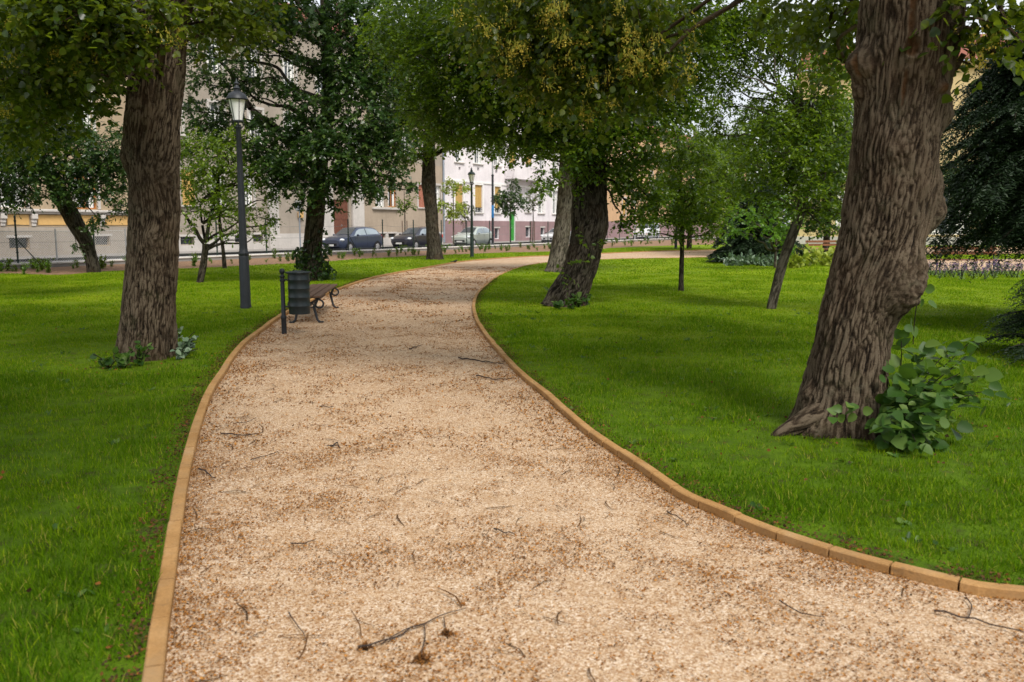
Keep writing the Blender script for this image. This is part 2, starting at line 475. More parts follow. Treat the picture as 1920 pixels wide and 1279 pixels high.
def sprays(LV, c, r, n_leaves, size, tmpl, rng, per=11, twig=.55, droop=.35, tint=None, flat=.35, shell=.45, wood=None):
    """twigs with alternating leaves scattered through an ellipsoid"""
    c = np.asarray(c, float); r = np.asarray(r, float) if hasattr(r, '__len__') else np.array([r, r, r * .8])
    nt = max(2, int(n_leaves / per))
    u = norm(rng.normal(size=(nt, 3)))
    rad = rng.uniform(shell ** 3, 1, nt) ** (1 / 3)
    # uneven outline
    lump = 1 + .35 * pnoise(u * 1.9 + c[None, :] * 1.7)
    p0 = c + u * (rad * lump)[:, None] * r
    out = u.copy(); out[:, 2] *= .5
    d = norm(out + rng.normal(size=(nt, 3)) * .6 + np.array([0, 0, -droop]))
    L = twig * rng.uniform(.5, 1.2, nt)
    t = (np.arange(per)[None, :] + rng.uniform(0, 1, (nt, per))) / per
    base = p0[:, None, :] + d[:, None, :] * (L[:, None, None] * (t[:, :, None] - .5))
    base[:, :, 2] -= (t ** 2) * L[:, None] * droop * .5
    side = norm(np.cross(d, np.array([0, 0, 1.]) + rng.normal(size=(nt, 3)) * .25))
    sg = np.where(np.arange(per) % 2 == 0, 1., -1.)[None, :, None]
    ld = d[:, None, :] * .6 + side[:, None, :] * sg * .8 + rng.normal(size=(nt, per, 3)) * .35 + np.array([0, 0, -droop * .9])
    nr = np.array([0, 0, 1.]) + rng.normal(size=(nt, per, 3)) * flat * 1.3
    sz = size * rng.uniform(.55, 1.2, (nt, per))
    tt = np.clip((rng.uniform(0, 1, nt)[:, None] * .55 + rng.uniform(0, 1, (nt, per)) * .45) + (tint or 0), 0, 1)
    LV.add(leaf_arrays(base.reshape(-1, 3), ld.reshape(-1, 3), nr.reshape(-1, 3), sz.ravel(), tmpl, tt.ravel(), rng))
    return p0, d, L

# ------------------------------------------------------------------ trunks
def trunk_np(cen, rad, segs, ringstep, amp, freq, rng_off=0., burls=(), scars=(), flare=0.0, flare_n=6, ridged=True):
    """one continuous bark surface along a centre line; furrows are real relief"""
    cen = np.asarray(cen, float)
    seg = np.r_[0, np.cumsum(np.linalg.norm(np.diff(cen, axis=0), axis=1))]
    n = max(6, int(seg[-1] / ringstep))
    s = np.linspace(0, seg[-1], n)
    def sm(a):  # smooth interpolation
        a = np.interp(s, seg, a); k = max(1, int(.12 / ringstep)); ker = np.ones(2 * k + 1) / (2 * k + 1)
        return np.convolve(np.pad(a, k, mode='edge'), ker, 'valid')
    C = np.stack([sm(cen[:, i]) for i in range(3)], 1); rr = sm(np.asarray(rad, float))
    th = np.linspace(0, 2 * np.pi, segs, endpoint=False)
    T = np.gradient(C, axis=0); T = norm(T)
    X = norm(np.cross(np.tile([0, 1., 0], (n, 1)), T)); Y = np.cross(T, X)
    cosr = np.cos(th)[None, :]; sinr = np.sin(th)[None, :]
    BP = np.stack([cosr * rr[:, None], sinr * rr[:, None], np.repeat(s[:, None], segs, 1)], -1).reshape(-1, 3)
    W = BP + .022 * np.stack([pnoise(BP * 5 + rng_off), pnoise(BP * 5 + 31.7 + rng_off), pnoise(BP * 3 + 77.1 + rng_off)], -1)
    thf = np.tile(th, n); sf = np.repeat(s, segs); k = rr[:, None].repeat(segs, 1).ravel()
    G = []
    for (bs, bt, br, bh) in burls:
        da = (thf - bt + np.pi) % (2 * np.pi) - np.pi
        dd = np.sqrt((da * k) ** 2 + (sf - bs) ** 2) / br
        g = np.exp(-dd ** 2.6); G.append(g)
        W = W + (np.exp(-dd * .9) * br * .9)[:, None] * np.array([.8, .8, 1.5])
    q = W * np.array([freq, freq, freq * .085]) + rng_off
    a = pnoise(q); b = pnoise(q * np.array([2.0, 2.0, 3.4]) + 9.3)
    if ridged:
        w1 = pnoise(BP * np.array([9, 9, 5.]) + 2 * rng_off); w2 = pnoise(BP * np.array([9, 9, 5.]) + 50 + rng_off)
        f1, f2 = worley(W * np.array([freq, freq, freq * .075]) * 1.05 + np.stack([1.3 * w1 + .5 * b, 1.3 * w2 + .5 * a, 1.6 * w1], -1))
        e = np.clip((f2 - f1) / .34, 0, 1)
        rd = np.clip(np.abs(a + .35 * w2) * 2.6, 0, 1)
        fine = pnoise(W * np.array([freq * 2.2, freq * 2.2, freq * .55]) + 4.4)
        h = (e * e * (3 - 2 * e)) * .48 + rd * .34 + fine * .34 + .10 + .25 * w1
        h = np.clip(h, 0, 1)
    else:
        h = np.clip(.5 + a + .4 * b, 0, 1)
    big = pnoise(BP * 2.2 + rng_off + 5) * .09 + pnoise(BP * 5.5 + rng_off) * .03
    rr2 = k * (1 + big * .65) * .935 + amp * (h - h.mean() - .1)
    if flare:
        f = np.exp(-s / .28)[:, None] * (.55 + .45 * np.cos(flare_n * th[None, :] + 1.1 + rng_off) + .25 * np.cos(3 * th[None, :] + rng_off))
        rr2 = rr2 + flare * f.ravel()
    hb = h.copy()
    for g, (bs, bt, br, bh) in zip(G, burls):
        rr2 = rr2 + bh * g + g * .03 * pnoise(BP * 15 + 3) + g * .012 * pnoise(BP * 40 + 3)
        hb = hb * (1 - .6 * g) + g * (.33 + .5 * pnoise(BP * 30 + 8))
    sc = np.zeros(len(hb))
    for (bs, bt, bw, bh2, dep) in scars:
        da = (thf - bt + np.pi) % (2 * np.pi) - np.pi
        dd = ((da * k) / bw) ** 2 + ((sf - bs) / bh2) ** 2 + 1.1 * pnoise(BP * 11 + bs)
        g = np.clip(1.3 - dd, 0, 1); sc = np.maximum(sc, g); rr2 = rr2 - dep * g - g * amp * (h - .45) * .8 + dep * .7 * np.exp(-(dd - 1.5) ** 2 * 4)
    V = C[:, None, :] + X[:, None, :] * (cosr[:, :, None] * rr2.reshape(n, segs)[:, :, None]) + Y[:, None, :] * (sinr[:, :, None] * rr2.reshape(n, segs)[:, :, None])
    i = np.arange(n - 1)[:, None] * segs; kk = np.arange(segs)[None, :]; k2 = (kk + 1) % segs
    quads = np.stack([i + kk, i + k2, i + segs + k2, i + segs + kk], -1).reshape(-1, 4)
    return V.reshape(-1, 3), quads, hb, BP, sc

def build_trunk(parent, pieces, m, name='trunk'):
    Vs, Q, H, B, SC = [], [], [], [], []; o = 0
    for V, q, h, bp, sc in pieces:
        Vs.append(V); Q.append(q + o); H.append(h); B.append(bp); SC.append(sc); o += len(V)
    V = np.concatenate(Vs) - np.array(parent.location); Q = np.concatenate(Q)
    me = mesh_np(name, V, Q.ravel(), np.arange(len(Q)) * 4, True, {'furrow': ('FLOAT', np.concatenate(H)), 'bark': ('FLOAT_VECTOR', np.concatenate(B)), 'scar': ('FLOAT', np.concatenate(SC))})
    return link(name, me, m, parent)

def limb(p0, p1, r0, r1, bow=.2, seed=0, segs=10):
    rg = np.random.default_rng(seed + 991)
    p0 = np.array(p0, float); p1 = np.array(p1, float); L = np.linalg.norm(p1 - p0)
    t = np.linspace(0, 1, 8)[:, None]
    C = p0 + (p1 - p0) * t
    C[:, 2] += np.sin(t[:, 0] * np.pi) * bow * L * .5
    j = rg.normal(size=C.shape) * .03 * L; j[0] = j[-1] = 0
    return trunk_np(C + j, np.linspace(r0, r1, 8), segs, max(.05, L / 30), min(.01, r0 * .15), 14, seed, ridged=False)

def px_trunk(rows, Y, extra=()):
    """rows of (py, pxL, pxR) on the plane at depth Y -> centre line and radii"""
    C, Rr = [], []
    for (py, a, b) in rows:
        A = vp(a, py, Y); B = vp(b, py, Y)
        C.append((A + B) / 2); Rr.append((B[0] - A[0]) / 2)
    for (x, y, z, r) in extra: C.append(np.array([x, y, z])); Rr.append(r)
    return C, Rr

class Tree:
    def __init__(s, name, label, base, leafm, tmpl, size, seed, group=None, cat='tree', per=11):
        s.t = thing(name, label, cat, tuple(base), 0, group)
        s.LV = Leaves(); s.m = leafm; s.tmpl = tmpl; s.size = size; s.rng = np.random.default_rng(seed)
        s.pieces = []; s.attach = []; s.per = per; s.seed = seed; s.ncl = 0; s.BL = None
    def trunk(s, C, Rr, segs=40, step=.05, amp=.012, freq=13, attach_from=.5, **kw):
        s.pieces.append(trunk_np(C, Rr, segs, step, amp, freq, s.seed * 1.37, **kw))
        C = np.array(C)
        z = np.linspace(C[0, 2] + (C[-1, 2] - C[0, 2]) * attach_from, C[-1, 2], 10)
        s.attach += [np.array([np.interp(zz, C[:, 2], C[:, 0]), np.interp(zz, C[:, 2], C[:, 1]), zz]) for zz in z]
        s.rtop = Rr[-1]
    def clump(s, c, r, cov=2.2, size=None, tint=0., branch=True, twig=.55, droop=.35, tmpl=None, shell=.4, br=None):
        c = np.asarray(c, float)
        rv = np.array([r, r, r * .75]) if not hasattr(r, '__len__') else np.array(r, float)
        sz = (size or s.size) * .86; cov = cov * 1.6
        n = int(cov * math.pi * rv[0] * rv[2] / (.42 * sz * sz))
        s.ncl += 1
        sprays(s.LV, c, rv, n, sz, tmpl or s.tmpl, s.rng, s.per, twig, droop, tint, shell=shell)
        if branch and s.attach:
            A = np.array(s.attach); h = np.linalg.norm(A[:, :2] - c[:2], axis=1)
            k = np.argmin(np.abs(A[:, 2] - (c[2] - .45 * h)) + .15 * h)
            d = np.linalg.norm(A[k] - c)
            r0 = br or min(.09, .018 + .014 * d)
            s.pieces.append(limb(A[k], c + np.array([0, 0, -.1]), r0, .012, .12, s.seed * 10 + s.ncl, 8))
            for q in range(3):
                e = c + s.rng.normal(size=3) * rv * .6
                s.pieces.append(limb(c + np.array([0, 0, -.1]), e, .014, .004, .1, s.seed * 10 + s.ncl + q * 7, 5))
    def pc(s, px, py, Y, r, **kw): s.clump(vp(px, py, Y), r, **kw)
    def dome(s, c, rad, n, r, z0=None, **kw):
        for i in range(n):
            u = s.rng.normal(size=3); u /= np.linalg.norm(u)
            p = np.array(c) + u * np.array(rad) * s.rng.uniform(.55, 1) ** .5
            if z0 is not None and p[2] < z0: p[2] = z0 + s.rng.uniform(0, 1)
            s.clump(p, r * s.rng.uniform(.8, 1.25), **kw)
    def blossoms(s, c, r, n):
        if s.BL is None: s.BL = Leaves()
        rg = s.rng; c = np.array(c); m = n
        u = norm(rg.normal(size=(m, 3))); p = c + u * (rg.uniform(.2, 1, m) ** .4)[:, None] * np.array([r, r, r * .75])
        cc = p[rg.integers(0, m, max(3, m // 9))]; p = cc[rg.integers(0, len(cc), m)] + rg.normal(size=(m, 3)) * np.array([.035, .035, .035])
        d = rg.normal(size=(m, 3)) * .45 + np.array([0, 0, -1.])
        s.BL.add(leaf_arrays(p, d, rg.normal(size=(m, 3)), rg.uniform(.04, .075, m), NARROW2, rg.uniform(0, .5, m), rg))
        for k in range(4):
            q = p + norm(d) * .075 + rg.normal(size=(m, 3)) * .014
            s.BL.add(leaf_arrays(q, rg.normal(size=(m, 3)) + np.array([0, 0, -.6]), rg.normal(size=(m, 3)), rg.uniform(.012, .022, m), RHOMB, rg.uniform(.6, 1, m), rg))
    def done(s, bark, crown='crown'):
        if s.pieces: build_trunk(s.t, s.pieces, bark)
        if s.LV.V:
            cr = s.LV.build(crown, s.m, s.t)
            if s.BL: s.BL.build('blossom', M['blossom'], s.t).parent = cr
        return s.t

# ================================================================== GROUND
KZ = .05
left_px = [(271, 1240), (285, 1152), (300, 1070), (314, 987), (327, 918), (346, 840), (367, 775), (386, 730), (410, 695), (430, 665), (450, 642), (480, 619), (527, 587), (580, 561), (632, 540), (680, 524), (720, 514), (805, 499), (855, 490.5), (905, 485.5), (960, 481.5), (1027, 478.5), (1122, 474.5), (1235, 470), (1325, 468), (1420, 466), (1600, 463.5), (1920, 462.5), (2300, 462)]
right_px = [(1920, 1097), (1845, 1090), (1720, 1062), (1607, 1034), (1507, 1004), (1440, 981), (1365, 951), (1292, 920), (1225, 876), (1172, 842), (1115, 805), (1072, 770), (1032, 735), (980, 694), (960, 674), (937, 650), (915, 624), (898, 598), (891, 575), (893, 560), (900, 546), (917, 530), (935, 517), (960, 505.5), (985, 498), (1022, 492), (1070, 488.5), (1122, 486), (1185, 484.3), (1272, 483), (1330, 482), (1420, 481), (1600, 478), (1920, 475.5), (2300, 475)]
LC = smooth_curve([(14, -10, 0), (4.2, -5.5, 0), (1.0, -2.5, 0), (-.1, 0, 0), (-.85, 1.6, 0)] + [gp(*p, KZ) * np.array([1, 1, 0]) for p in left_px], .2)
RC = smooth_curve([(16, -2.2, 0), (8, 1.2, 0), (3.7, 3.05, 0)] + [gp(*p, KZ) * np.array([1, 1, 0]) for p in right_px], .2)
path_poly = np.concatenate([LC, RC[::-1]])

# street frame: along the wall, seen at these two points of its top
A_ = gp(0, 495, .3); B_ = gp(1150, 450.8, .3)
D = (B_ - A_); D[2] = 0; D /= np.linalg.norm(D)
NRM = np.array([D[1], -D[0], 0])       # towards the park
def st(u, off, z=0.): return A_ * np.array([1, 1, 0]) + D * u - NRM * off + np.array([0, 0, z])
def onplane(px, py, off):
    d = ray(px, py); o = np.array([0, 0, EYE]); P = st(0, off)
    t = ((P - o) @ NRM) / (d @ NRM); q = o + d * t
    return (q - P) @ D, q[2]
RZ = math.atan2(D[1], D[0])

bed_px = [(-500, 560), (-200, 530), (0, 513), (110, 515), (200, 508), (350, 503), (480, 497), (600, 491), (680, 485), (800, 479), (960, 473), (1000, 472.5), (1090, 469), (1180, 463), (1270, 460), (1330, 458.5), (1450, 455)]
bed_edge = smooth_curve([gp(*p, .04) for p in bed_px], .5)
u_end = 78.
wall_back = [st(u, -.16, .12) for u in np.linspace(u_end, -14, 60)]

tag(sheet('ground', [(-900, -300), (900, -300), (900, 1500), (-900, 1500)], -.06, M['dirt']), kind='structure')
sheet('path', path_poly, 0., M['gravel'])
inset_L, inset_R = [], []
def offset(C, d):
    T = np.gradient(C, axis=0); T = norm(T); Nn = np.stack([-T[:, 1], T[:, 0], T[:, 2] * 0], 1); return C + Nn * d
LK = offset(LC, .0)      # LC runs away from the camera with the lawn on its left
left_lawn = [p for p in LC] + [p for p in bed_edge[::-1] if p[1] < 95] + [np.array([-45, 22, 0]), np.array([-45, -12, 0])]
sheet('lawn', left_lawn, .03, M['lawn'])
right_lawn = [p for p in RC] + [np.array([70, 42, 0]), np.array([70, -3, 0])]
sheet('lawn', right_lawn, .03, M['lawn'])
p2 = [gp(*p, .035) for p in [(1590, 487), (1750, 486), (1920, 486), (2250, 486), (2250, 508), (1920, 508), (1740, 507), (1590, 504)]]
sheet('path', p2, .036, M['gravel'])
bedpoly = [np.array([p[0], p[1], .035]) for p in bed_edge if True] + [np.array(p) for p in wall_back]
sheet('planting_bed', bedpoly, None, M['soil'])
sheet('pavement', [st(-30, .1), st(110, .1), st(110, 2.2), st(-30, 2.2)], .10, M['pavement'])
sheet('road', [st(-30, 2.2), st(110, 2.2), st(110, 8.2), st(-30, 8.2)], .0, M['asphalt'])
sheet('pavement', [st(-30, 8.2), st(110, 8.2), st(110, 11.6), st(-30, 11.6)], .12, M['pavement'])

# kerbs: separate edging stones butted along the curve
def kerb(C, side, wid, unit, jit):
    mb = MB()
    seg = np.r_[0, np.cumsum(np.linalg.norm(np.diff(C[:, :2], axis=0), axis=1))]
    T = norm(np.gradient(C, axis=0)); Nn = np.stack([-T[:, 1], T[:, 0]], 1) * side
    s = 0.; rg = random.Random(5)
    while s < seg[-1] - unit:
        e = s + unit; dz = rg.uniform(-jit, jit); dn = rg.uniform(-jit, jit) * .6; dt = rg.uniform(-jit, jit) * .5
        ss = np.linspace(s + .005, e - .005, 5)
        inner, outer = [], []
        for k, q in enumerate(ss):
            c = np.array([np.interp(q, seg, C[:, i]) for i in range(2)]); n = np.array([np.interp(q, seg, Nn[:, i]) for i in range(2)])
            o = dn + dt * (k / 4 - .5)
            outer.append(c + n * (o + .0)); inner.append(c + n * (o - wid))
        zt = KZ + dz; b = .006
        P = []; nx = len(ss)
        for k in range(nx):
            i_, o_ = inner[k], outer[k]; m_ = (o_ - i_) / wid
            P += [(*i_, -.05), (*i_, zt - b), (*(i_ + m_ * b), zt), (*(o_ - m_ * b), zt), (*o_, zt - b), (*o_, -.05)]
        Fs = []
        for k in range(nx - 1):
            for j in range(5):
                f = (k * 6 + j, k * 6 + j + 1, k * 6 + 6 + j + 1, k * 6 + 6 + j)
                Fs.append(f if side > 0 else f[::-1])
        Fs += [tuple(range(6)), tuple((nx - 1) * 6 + j for j in range(6))]
        mb.add(P, Fs); s = e
    o = mb.build('kerb', M['kerb']); tag(o, kind='structure'); return o
sel = (LC[:, 1] > -3) | (LC[:, 0] < 2)
kerb(LC[10:], 1, .068, .40, .0035)
kerb(RC[5:], -1, .062, .285, .005)

# ------------------------------------------------------------------ grass, gravel stones, litter
def scatter_tri(n_per_m2, y0, y1, margin=2.0, xr=None):
    w0, w1 = .62 * y0 + margin, .62 * y1 + margin
    area = (w0 + w1) * (y1 - y0)
    n = int(area * n_per_m2)
    y = np.sqrt(RNG.uniform(0, 1, n) * ((w1) ** 2 - (w0) ** 2) + w0 ** 2); y = y0 + (y - w0) / (w1 - w0) * (y1 - y0)
    x = RNG.uniform(-1, 1, n) * (.62 * y + margin)
    return np.stack([x, y, np.zeros(n)], 1)

LCo = offset(LC, .012); RCo = offset(RC, -.012)
path_out = np.concatenate([LCo, RCo[::-1]])
bed_np = np.array(bedpoly)
p2n = np.array(p2)
def on_lawn(P):
    k = ~pip(P, path_out) & ~pip(P, bed_np) & ~pip(P, p2n)
    beyond = ((P - st(0, 0)) @ NRM) < .2
    return k & ~beyond
def curve_dist(P, C):
    out = np.full(len(P), 9.)
    Cs = C[(C[:, 1] > 0) & (C[:, 1] < 30)][::2]
    for i in range(0, len(P), 20000):
        d = np.sqrt(((P[i:i + 20000, None, :2] - Cs[None, :, :2]) ** 2).sum(-1)); out[i:i + 20000] = d.min(1)
    return out

def grass():
    LV = Leaves()
    blade2 = (np.array([(-.5, 0, 0), (.5, 0, 0), (.32, .6, .03), (-.32, .6, .03), (0, 1, .16)]), [(0, 1, 2, 3), (3, 2, 4)])
    blade1 = (np.array([(-.5, 0, 0), (.5, 0, 0), (0, 1, .08)]), [(0, 1, 2)])
    for (dens, y0, y1, h, w, tm, mg) in ((7500, 1.6, 5.2, .052, .0042, blade2, .8), (4200, 5.2, 9, .052, .0055, blade1, 1.2), (2700, 9, 15, .046, .0075, blade1, 1.5), (950, 15, 28, .045, .013, blade1, 2), (150, 28, 62, .045, .035, blade1, 3)):
        P = scatter_tri(dens, y0, y1, mg)
        P = P[on_lawn(P)]
        cl = pnoise(P * np.array([1.1, 1.1, 1]) + 3.3); f2 = pnoise(P * 4.1 + 8)
        f3 = pnoise(P * 1.9 + 40.7)
        keep = RNG.uniform(0, 1, len(P)) < np.clip(.84 + 1.2 * f2 + .7 * cl - 1.5 * np.clip(f3 - .22, 0, 1), .06, 1)
        if y1 < 16:
            dist = np.minimum(curve_dist(P, LC), curve_dist(P, RC))
            keep &= RNG.uniform(0, 1, len(P)) < np.clip(.25 + dist * 2.6 + .9 * f2, .1, 1)
        for bx, by, br in ((-4.1, 9.7, .42), (2.55, 6.7, .42), (1.05, 16.9, .5)):
            dd = np.hypot(P[:, 0] - bx, P[:, 1] - by); keep &= RNG.uniform(0, 1, len(P)) < np.clip((dd - br * .8) / .35 + .1 + f2, .12, 1)
        P = P[keep]; cl = cl[keep]; f2 = f2[keep]
        n = len(P); P[:, 2] = .026
        hh = h * RNG.uniform(.45, 1.25, n) * np.clip(1 + .9 * cl + .5 * f2, .55, 1.7)
        az = RNG.uniform(0, 2 * np.pi, n); lean = np.abs(RNG.normal(0, .45, n)) + .12
        d = np.stack([np.cos(az) * lean, np.sin(az) * lean, np.ones(n)], 1)
        nr = np.stack([np.cos(az), np.sin(az), np.full(n, .3)], 1) + RNG.normal(size=(n, 3)) * .5
        T, Fs = tm
        ww = w * RNG.uniform(.7, 1.3, n)
        dd = norm(d); x = norm(np.cross(dd, nr)); z = np.cross(x, dd)
        V = P[:, None, :] + x[:, None, :] * (T[None, :, 0:1] * ww[:, None, None]) + dd[:, None, :] * (T[None, :, 1:2] * hh[:, None, None]) + z[:, None, :] * (T[None, :, 2:3] * hh[:, None, None])
        k = len(T); lp = np.concatenate([np.array(f) for f in Fs]); stt = np.cumsum([0] + [len(f) for f in Fs])[:-1]
        dry = (RNG.uniform(0, 1, n) < .07 + .22 * np.clip(f2, 0, 1)).astype(float)
        tint = np.clip(.42 + .30 * min(1, max(0, (y0 - 4) / 11)) + RNG.normal(0, .20, n) - .35 * cl * 1.0 + .15 * f2, 0, .9); tint = np.where(dry > 0, RNG.uniform(.9, 1, n), tint)  # farther bands lighter: sunlit look of the far lawn put into the colour
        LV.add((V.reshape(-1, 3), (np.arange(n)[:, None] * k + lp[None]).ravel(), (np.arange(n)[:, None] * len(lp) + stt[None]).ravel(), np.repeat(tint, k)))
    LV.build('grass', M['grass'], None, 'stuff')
    # broad leaved weeds and clover in the turf
    CV = Leaves(); P = scatter_tri(2.2, 1.8, 16, 1.); P = P[on_lawn(P)]; P[:, 2] = .03
    for p in P:
        n = RNG.integers(4, 9); a = RNG.uniform(0, 6.28, n); e = RNG.uniform(.3, .9)
        CV.add(leaf_arrays(np.repeat(p[None], n, 0) + RNG.normal(size=(n, 3)) * np.array([.03, .03, .006]), np.stack([np.cos(a), np.sin(a), np.full(n, e)], 1), np.array([0, 0, 1.]) + RNG.normal(size=(n, 3)) * .3, RNG.uniform(.025, .065, n), OVAL, RNG.uniform(0, 1, n), RNG))
    CV.build('weeds', M['leaf_sucker'], None, 'stuff')
    # fallen brown leaves on the turf, more of them round the trunks
    BL = Leaves(); P = [scatter_tri(3.5, 1.8, 20, 1.)]
    for bx, by in ((-4.1, 9.6), (2.55, 6.6), (1.05, 16.7)): P.append(np.stack([bx + RNG.normal(0, .6, 110), by + RNG.normal(0, .5, 110), np.zeros(110)], 1))
    P = np.concatenate(P); P = P[on_lawn(P)]; n = len(P); P[:, 2] = RNG.uniform(.04, .075, n)
    BL.add(leaf_arrays(P, RNG.normal(size=(n, 3)) * np.array([1, 1, .2]), np.array([0, 0, 1.]) + RNG.normal(size=(n, 3)) * .5, RNG.uniform(.015, .035, n), RHOMB, RNG.uniform(0, .32, n), RNG))
    BL.build('leaf_litter', M['litter'], None, 'stuff')
grass()

def stones():
    LV = Leaves()
    T0 = np.array([(-.5, -.4, 0), (.5, -.45, 0), (.45, .5, 0), (-.4, .45, 0), (.05, -.05, .55), (-.1, .1, .5)])
    Fs = [(0, 1, 4), (1, 2, 4), (2, 5, 4), (2, 3, 5), (3, 0, 5), (0, 4, 5)]
    for dens, y0, y1, sz in ((8200, 1.8, 5.0, .0062), (3600, 5.0, 8.5, .0085), (700, 8.5, 17, .014)):
        P = scatter_tri(dens, y0, y1, .6); P = P[pip(P, path_poly)]
        n = len(P); P[:, 2] = -.001
        a = RNG.uniform(0, 6.28, n); s_ = sz * RNG.uniform(.5, 1.5, n)
        x = T0[None, :, 0] * s_[:, None] * RNG.uniform(.7, 1.3, n)[:, None]; y = T0[None, :, 1] * s_[:, None]; z = T0[None, :, 2] * s_[:, None] * RNG.uniform(.4, 1., n)[:, None]
        V = np.stack([P[:, None, 0] + x * np.cos(a)[:, None] - y * np.sin(a)[:, None], P[:, None, 1] + x * np.sin(a)[:, None] + y * np.cos(a)[:, None], P[:, None, 2] + z], -1)
        lp = np.concatenate([np.array(f) for f in Fs]); k = 6
        pn = pnoise(P * 3 + 1.7) + .6 * pnoise(P * 11)
        tint = np.clip(RNG.beta(2.2, 1.6, n) - .45 * np.clip(pn, 0, 1), 0, 1)
        LV.add((V.reshape(-1, 3), (np.arange(n)[:, None] * k + lp[None]).ravel(), (np.arange(n)[:, None] * 18 + np.arange(0, 18, 3)[None]).ravel(), np.repeat(tint, k)))
    LV.build('gravel', M['stones'], None, 'stuff')
    # seed litter: small brown flakes, denser along the kerbs and in drifts
    LV = Leaves()
    for dens, y0, y1, sz in ((11000, 1.8, 6, .0105), (3000, 6, 14, .017), (900, 14, 34, .032)):
        P = scatter_tri(dens, y0, y1, .6); P = P[pip(P, path_poly)]
        pn = pnoise(P * 1.6 + 12.2) + .7 * pnoise(P * 5 + 4)
        dist = np.minimum(curve_dist(P, LC), curve_dist(P, RC)) if y1 < 30 else np.full(len(P), 1.)
        k = RNG.uniform(0, 1, len(P)) < np.clip(.12 + .95 * pn + .45 * pnoise(P * 14 + 9) + 1.0 * np.exp(-dist / .22) + .28 * np.exp(-(P[:, 1] - 1.8) / 1.6), .03, 1)
        P = P[k]; n = len(P); P[:, 2] = RNG.uniform(.004, .012, n)
        d = RNG.normal(size=(n, 3)) * np.array([1, 1, .18]); nr = np.array([0, 0, 1.]) + RNG.normal(size=(n, 3)) * .4
        LV.add(leaf_arrays(P, d, nr, sz * RNG.uniform(.5, 1.4, n), RHOMB, RNG.beta(1.6, 1.4, n), RNG))
    # crumbs of soil and litter caught along the lawn side of both kerbs
    for C, sd in ((LC, 1), (RC, -1)):
        Cs = C[(C[:, 1] > 1.2) & (C[:, 1] < 26) & (np.abs(C[:, 0]) < 16)]; T = norm(np.gradient(Cs, axis=0)); Nn = np.stack([-T[:, 1], T[:, 0], T[:, 2] * 0], 1) * sd
        n = 14000; ix = RNG.integers(0, len(Cs), n); P = Cs[ix] + T[ix] * RNG.uniform(-.12, .12, n)[:, None] + Nn[ix] * (.01 + np.abs(RNG.normal(0, .07, n)))[:, None]
        k = RNG.uniform(0, 1, n) < np.clip(.55 + pnoise(P * 2.3 + 6), .05, 1); P = P[k]; n = len(P); P[:, 2] = RNG.uniform(.034, .062, n)
        LV.add(leaf_arrays(P, RNG.normal(size=(n, 3)) * np.array([1, 1, .3]), np.array([0, 0, 1.]) + RNG.normal(size=(n, 3)) * .5, .014 * RNG.uniform(.5, 1.6, n), RHOMB, RNG.beta(1.1, 5, n) * .6, RNG))
    LV.build('seed_litter', M['litter'], None, 'stuff')
    # thin short twig crumbs
    LV = Leaves()
    P = np.concatenate([scatter_tri(60, 1.8, 9, .6), scatter_tri(40, 9, 34, .6)])
    P = P[pip(P, path_poly)]
    pn = pnoise(P * .5 + 2.1); right = np.exp(-curve_dist(P, RC) / .5)
    k = RNG.uniform(0, 1, len(P)) < np.clip(.28 + .5 * pn + .5 * right * (P[:, 1] > 6), .05, 1)
    P = P[k]; n = len(P); P[:, 2] = .008
    d = RNG.normal(size=(n, 3)) * np.array([1, 1, .05])
    LV.add(leaf_arrays(P, d, np.array([0, 0, 1.]) + RNG.normal(size=(n, 3)) * .2, RNG.uniform(.025, 1, n) ** 1.6 * .17 + .03, (np.array([(-.02, 0, 0), (.02, 0, 0), (.075, .33, .04), (.035, .33, .04), (.0, .66, .02), (.035, .66, .02), (-.06, 1, 0), (-.045, 1, 0)]), [(0, 1, 2, 3), (3, 2, 5, 4), (4, 5, 7, 6)]), RNG.uniform(0, .15, n), RNG))
    LV.build('twig_litter', M['litter'], None, 'stuff')
stones()

def twig(pts_px, r, label, forks=(), cones=()):
    P = [gp(*p, .012) for p in pts_px]
    o = thing('fallen_twig', label, 'twig', tuple(P[0]), 0, 'twigs fallen on the gravel path')
    C = smooth_curve(P, .04); mb = MB(); rg = random.Random(len(label))
    Cw = [np.array(p) - P[0] + np.array([rg.uniform(-.004, .004), rg.uniform(-.004, .004), rg.uniform(-.002, .012)]) for p in C]
    mb.tube(Cw, [r * (1 - .65 * i / len(Cw)) for i in range(len(Cw))], 6)
    for fk in forks:
        Q = [gp(*p, .014) - P[0] for p in fk]
        mb.tube(smooth_curve(Q, .03), [r * .55] * len(smooth_curve(Q, .03)), 5)
    mb.build('stem', M['twig'], o)
    for (cx, cy, cr) in cones:
        q = gp(cx, cy, .012); rl = np.random.default_rng(int(cx)); n = 60; LV = Leaves()
        u = norm(rl.normal(size=(n, 3))); pp = q + u * np.array([cr, cr * .8, cr * .45]) * rl.uniform(.1, 1, n)[:, None]
        LV.add(leaf_arrays(pp, u + rl.normal(size=(n, 3)) * .6, rl.normal(size=(n, 3)), cr * rl.uniform(.4, 1.1, n), OVAL, rl.uniform(0, .35, n), rl))
        LV.build('seed_clump', M['litter'], o)
    return o
twig([(672, 1216), (720, 1205), (790, 1172), (872, 1141)], .0042, 'long forked dead twig with dry clumps lying nearest on the gravel', [[(715, 1207), (760, 1180), (800, 1168)], [(795, 1170), (797, 1195), (790, 1225)], [(832, 1158), (836, 1184)]], [(685, 1212, .018), (838, 1188, .02), (792, 1236, .026)])
twig([(1750, 1147), (1800, 1158), (1860, 1172), (1925, 1190)], .0048, 'long grey brown twig lying nearest the right kerb stones', [[(1815, 1160), (1822, 1135), (1810, 1120)]])
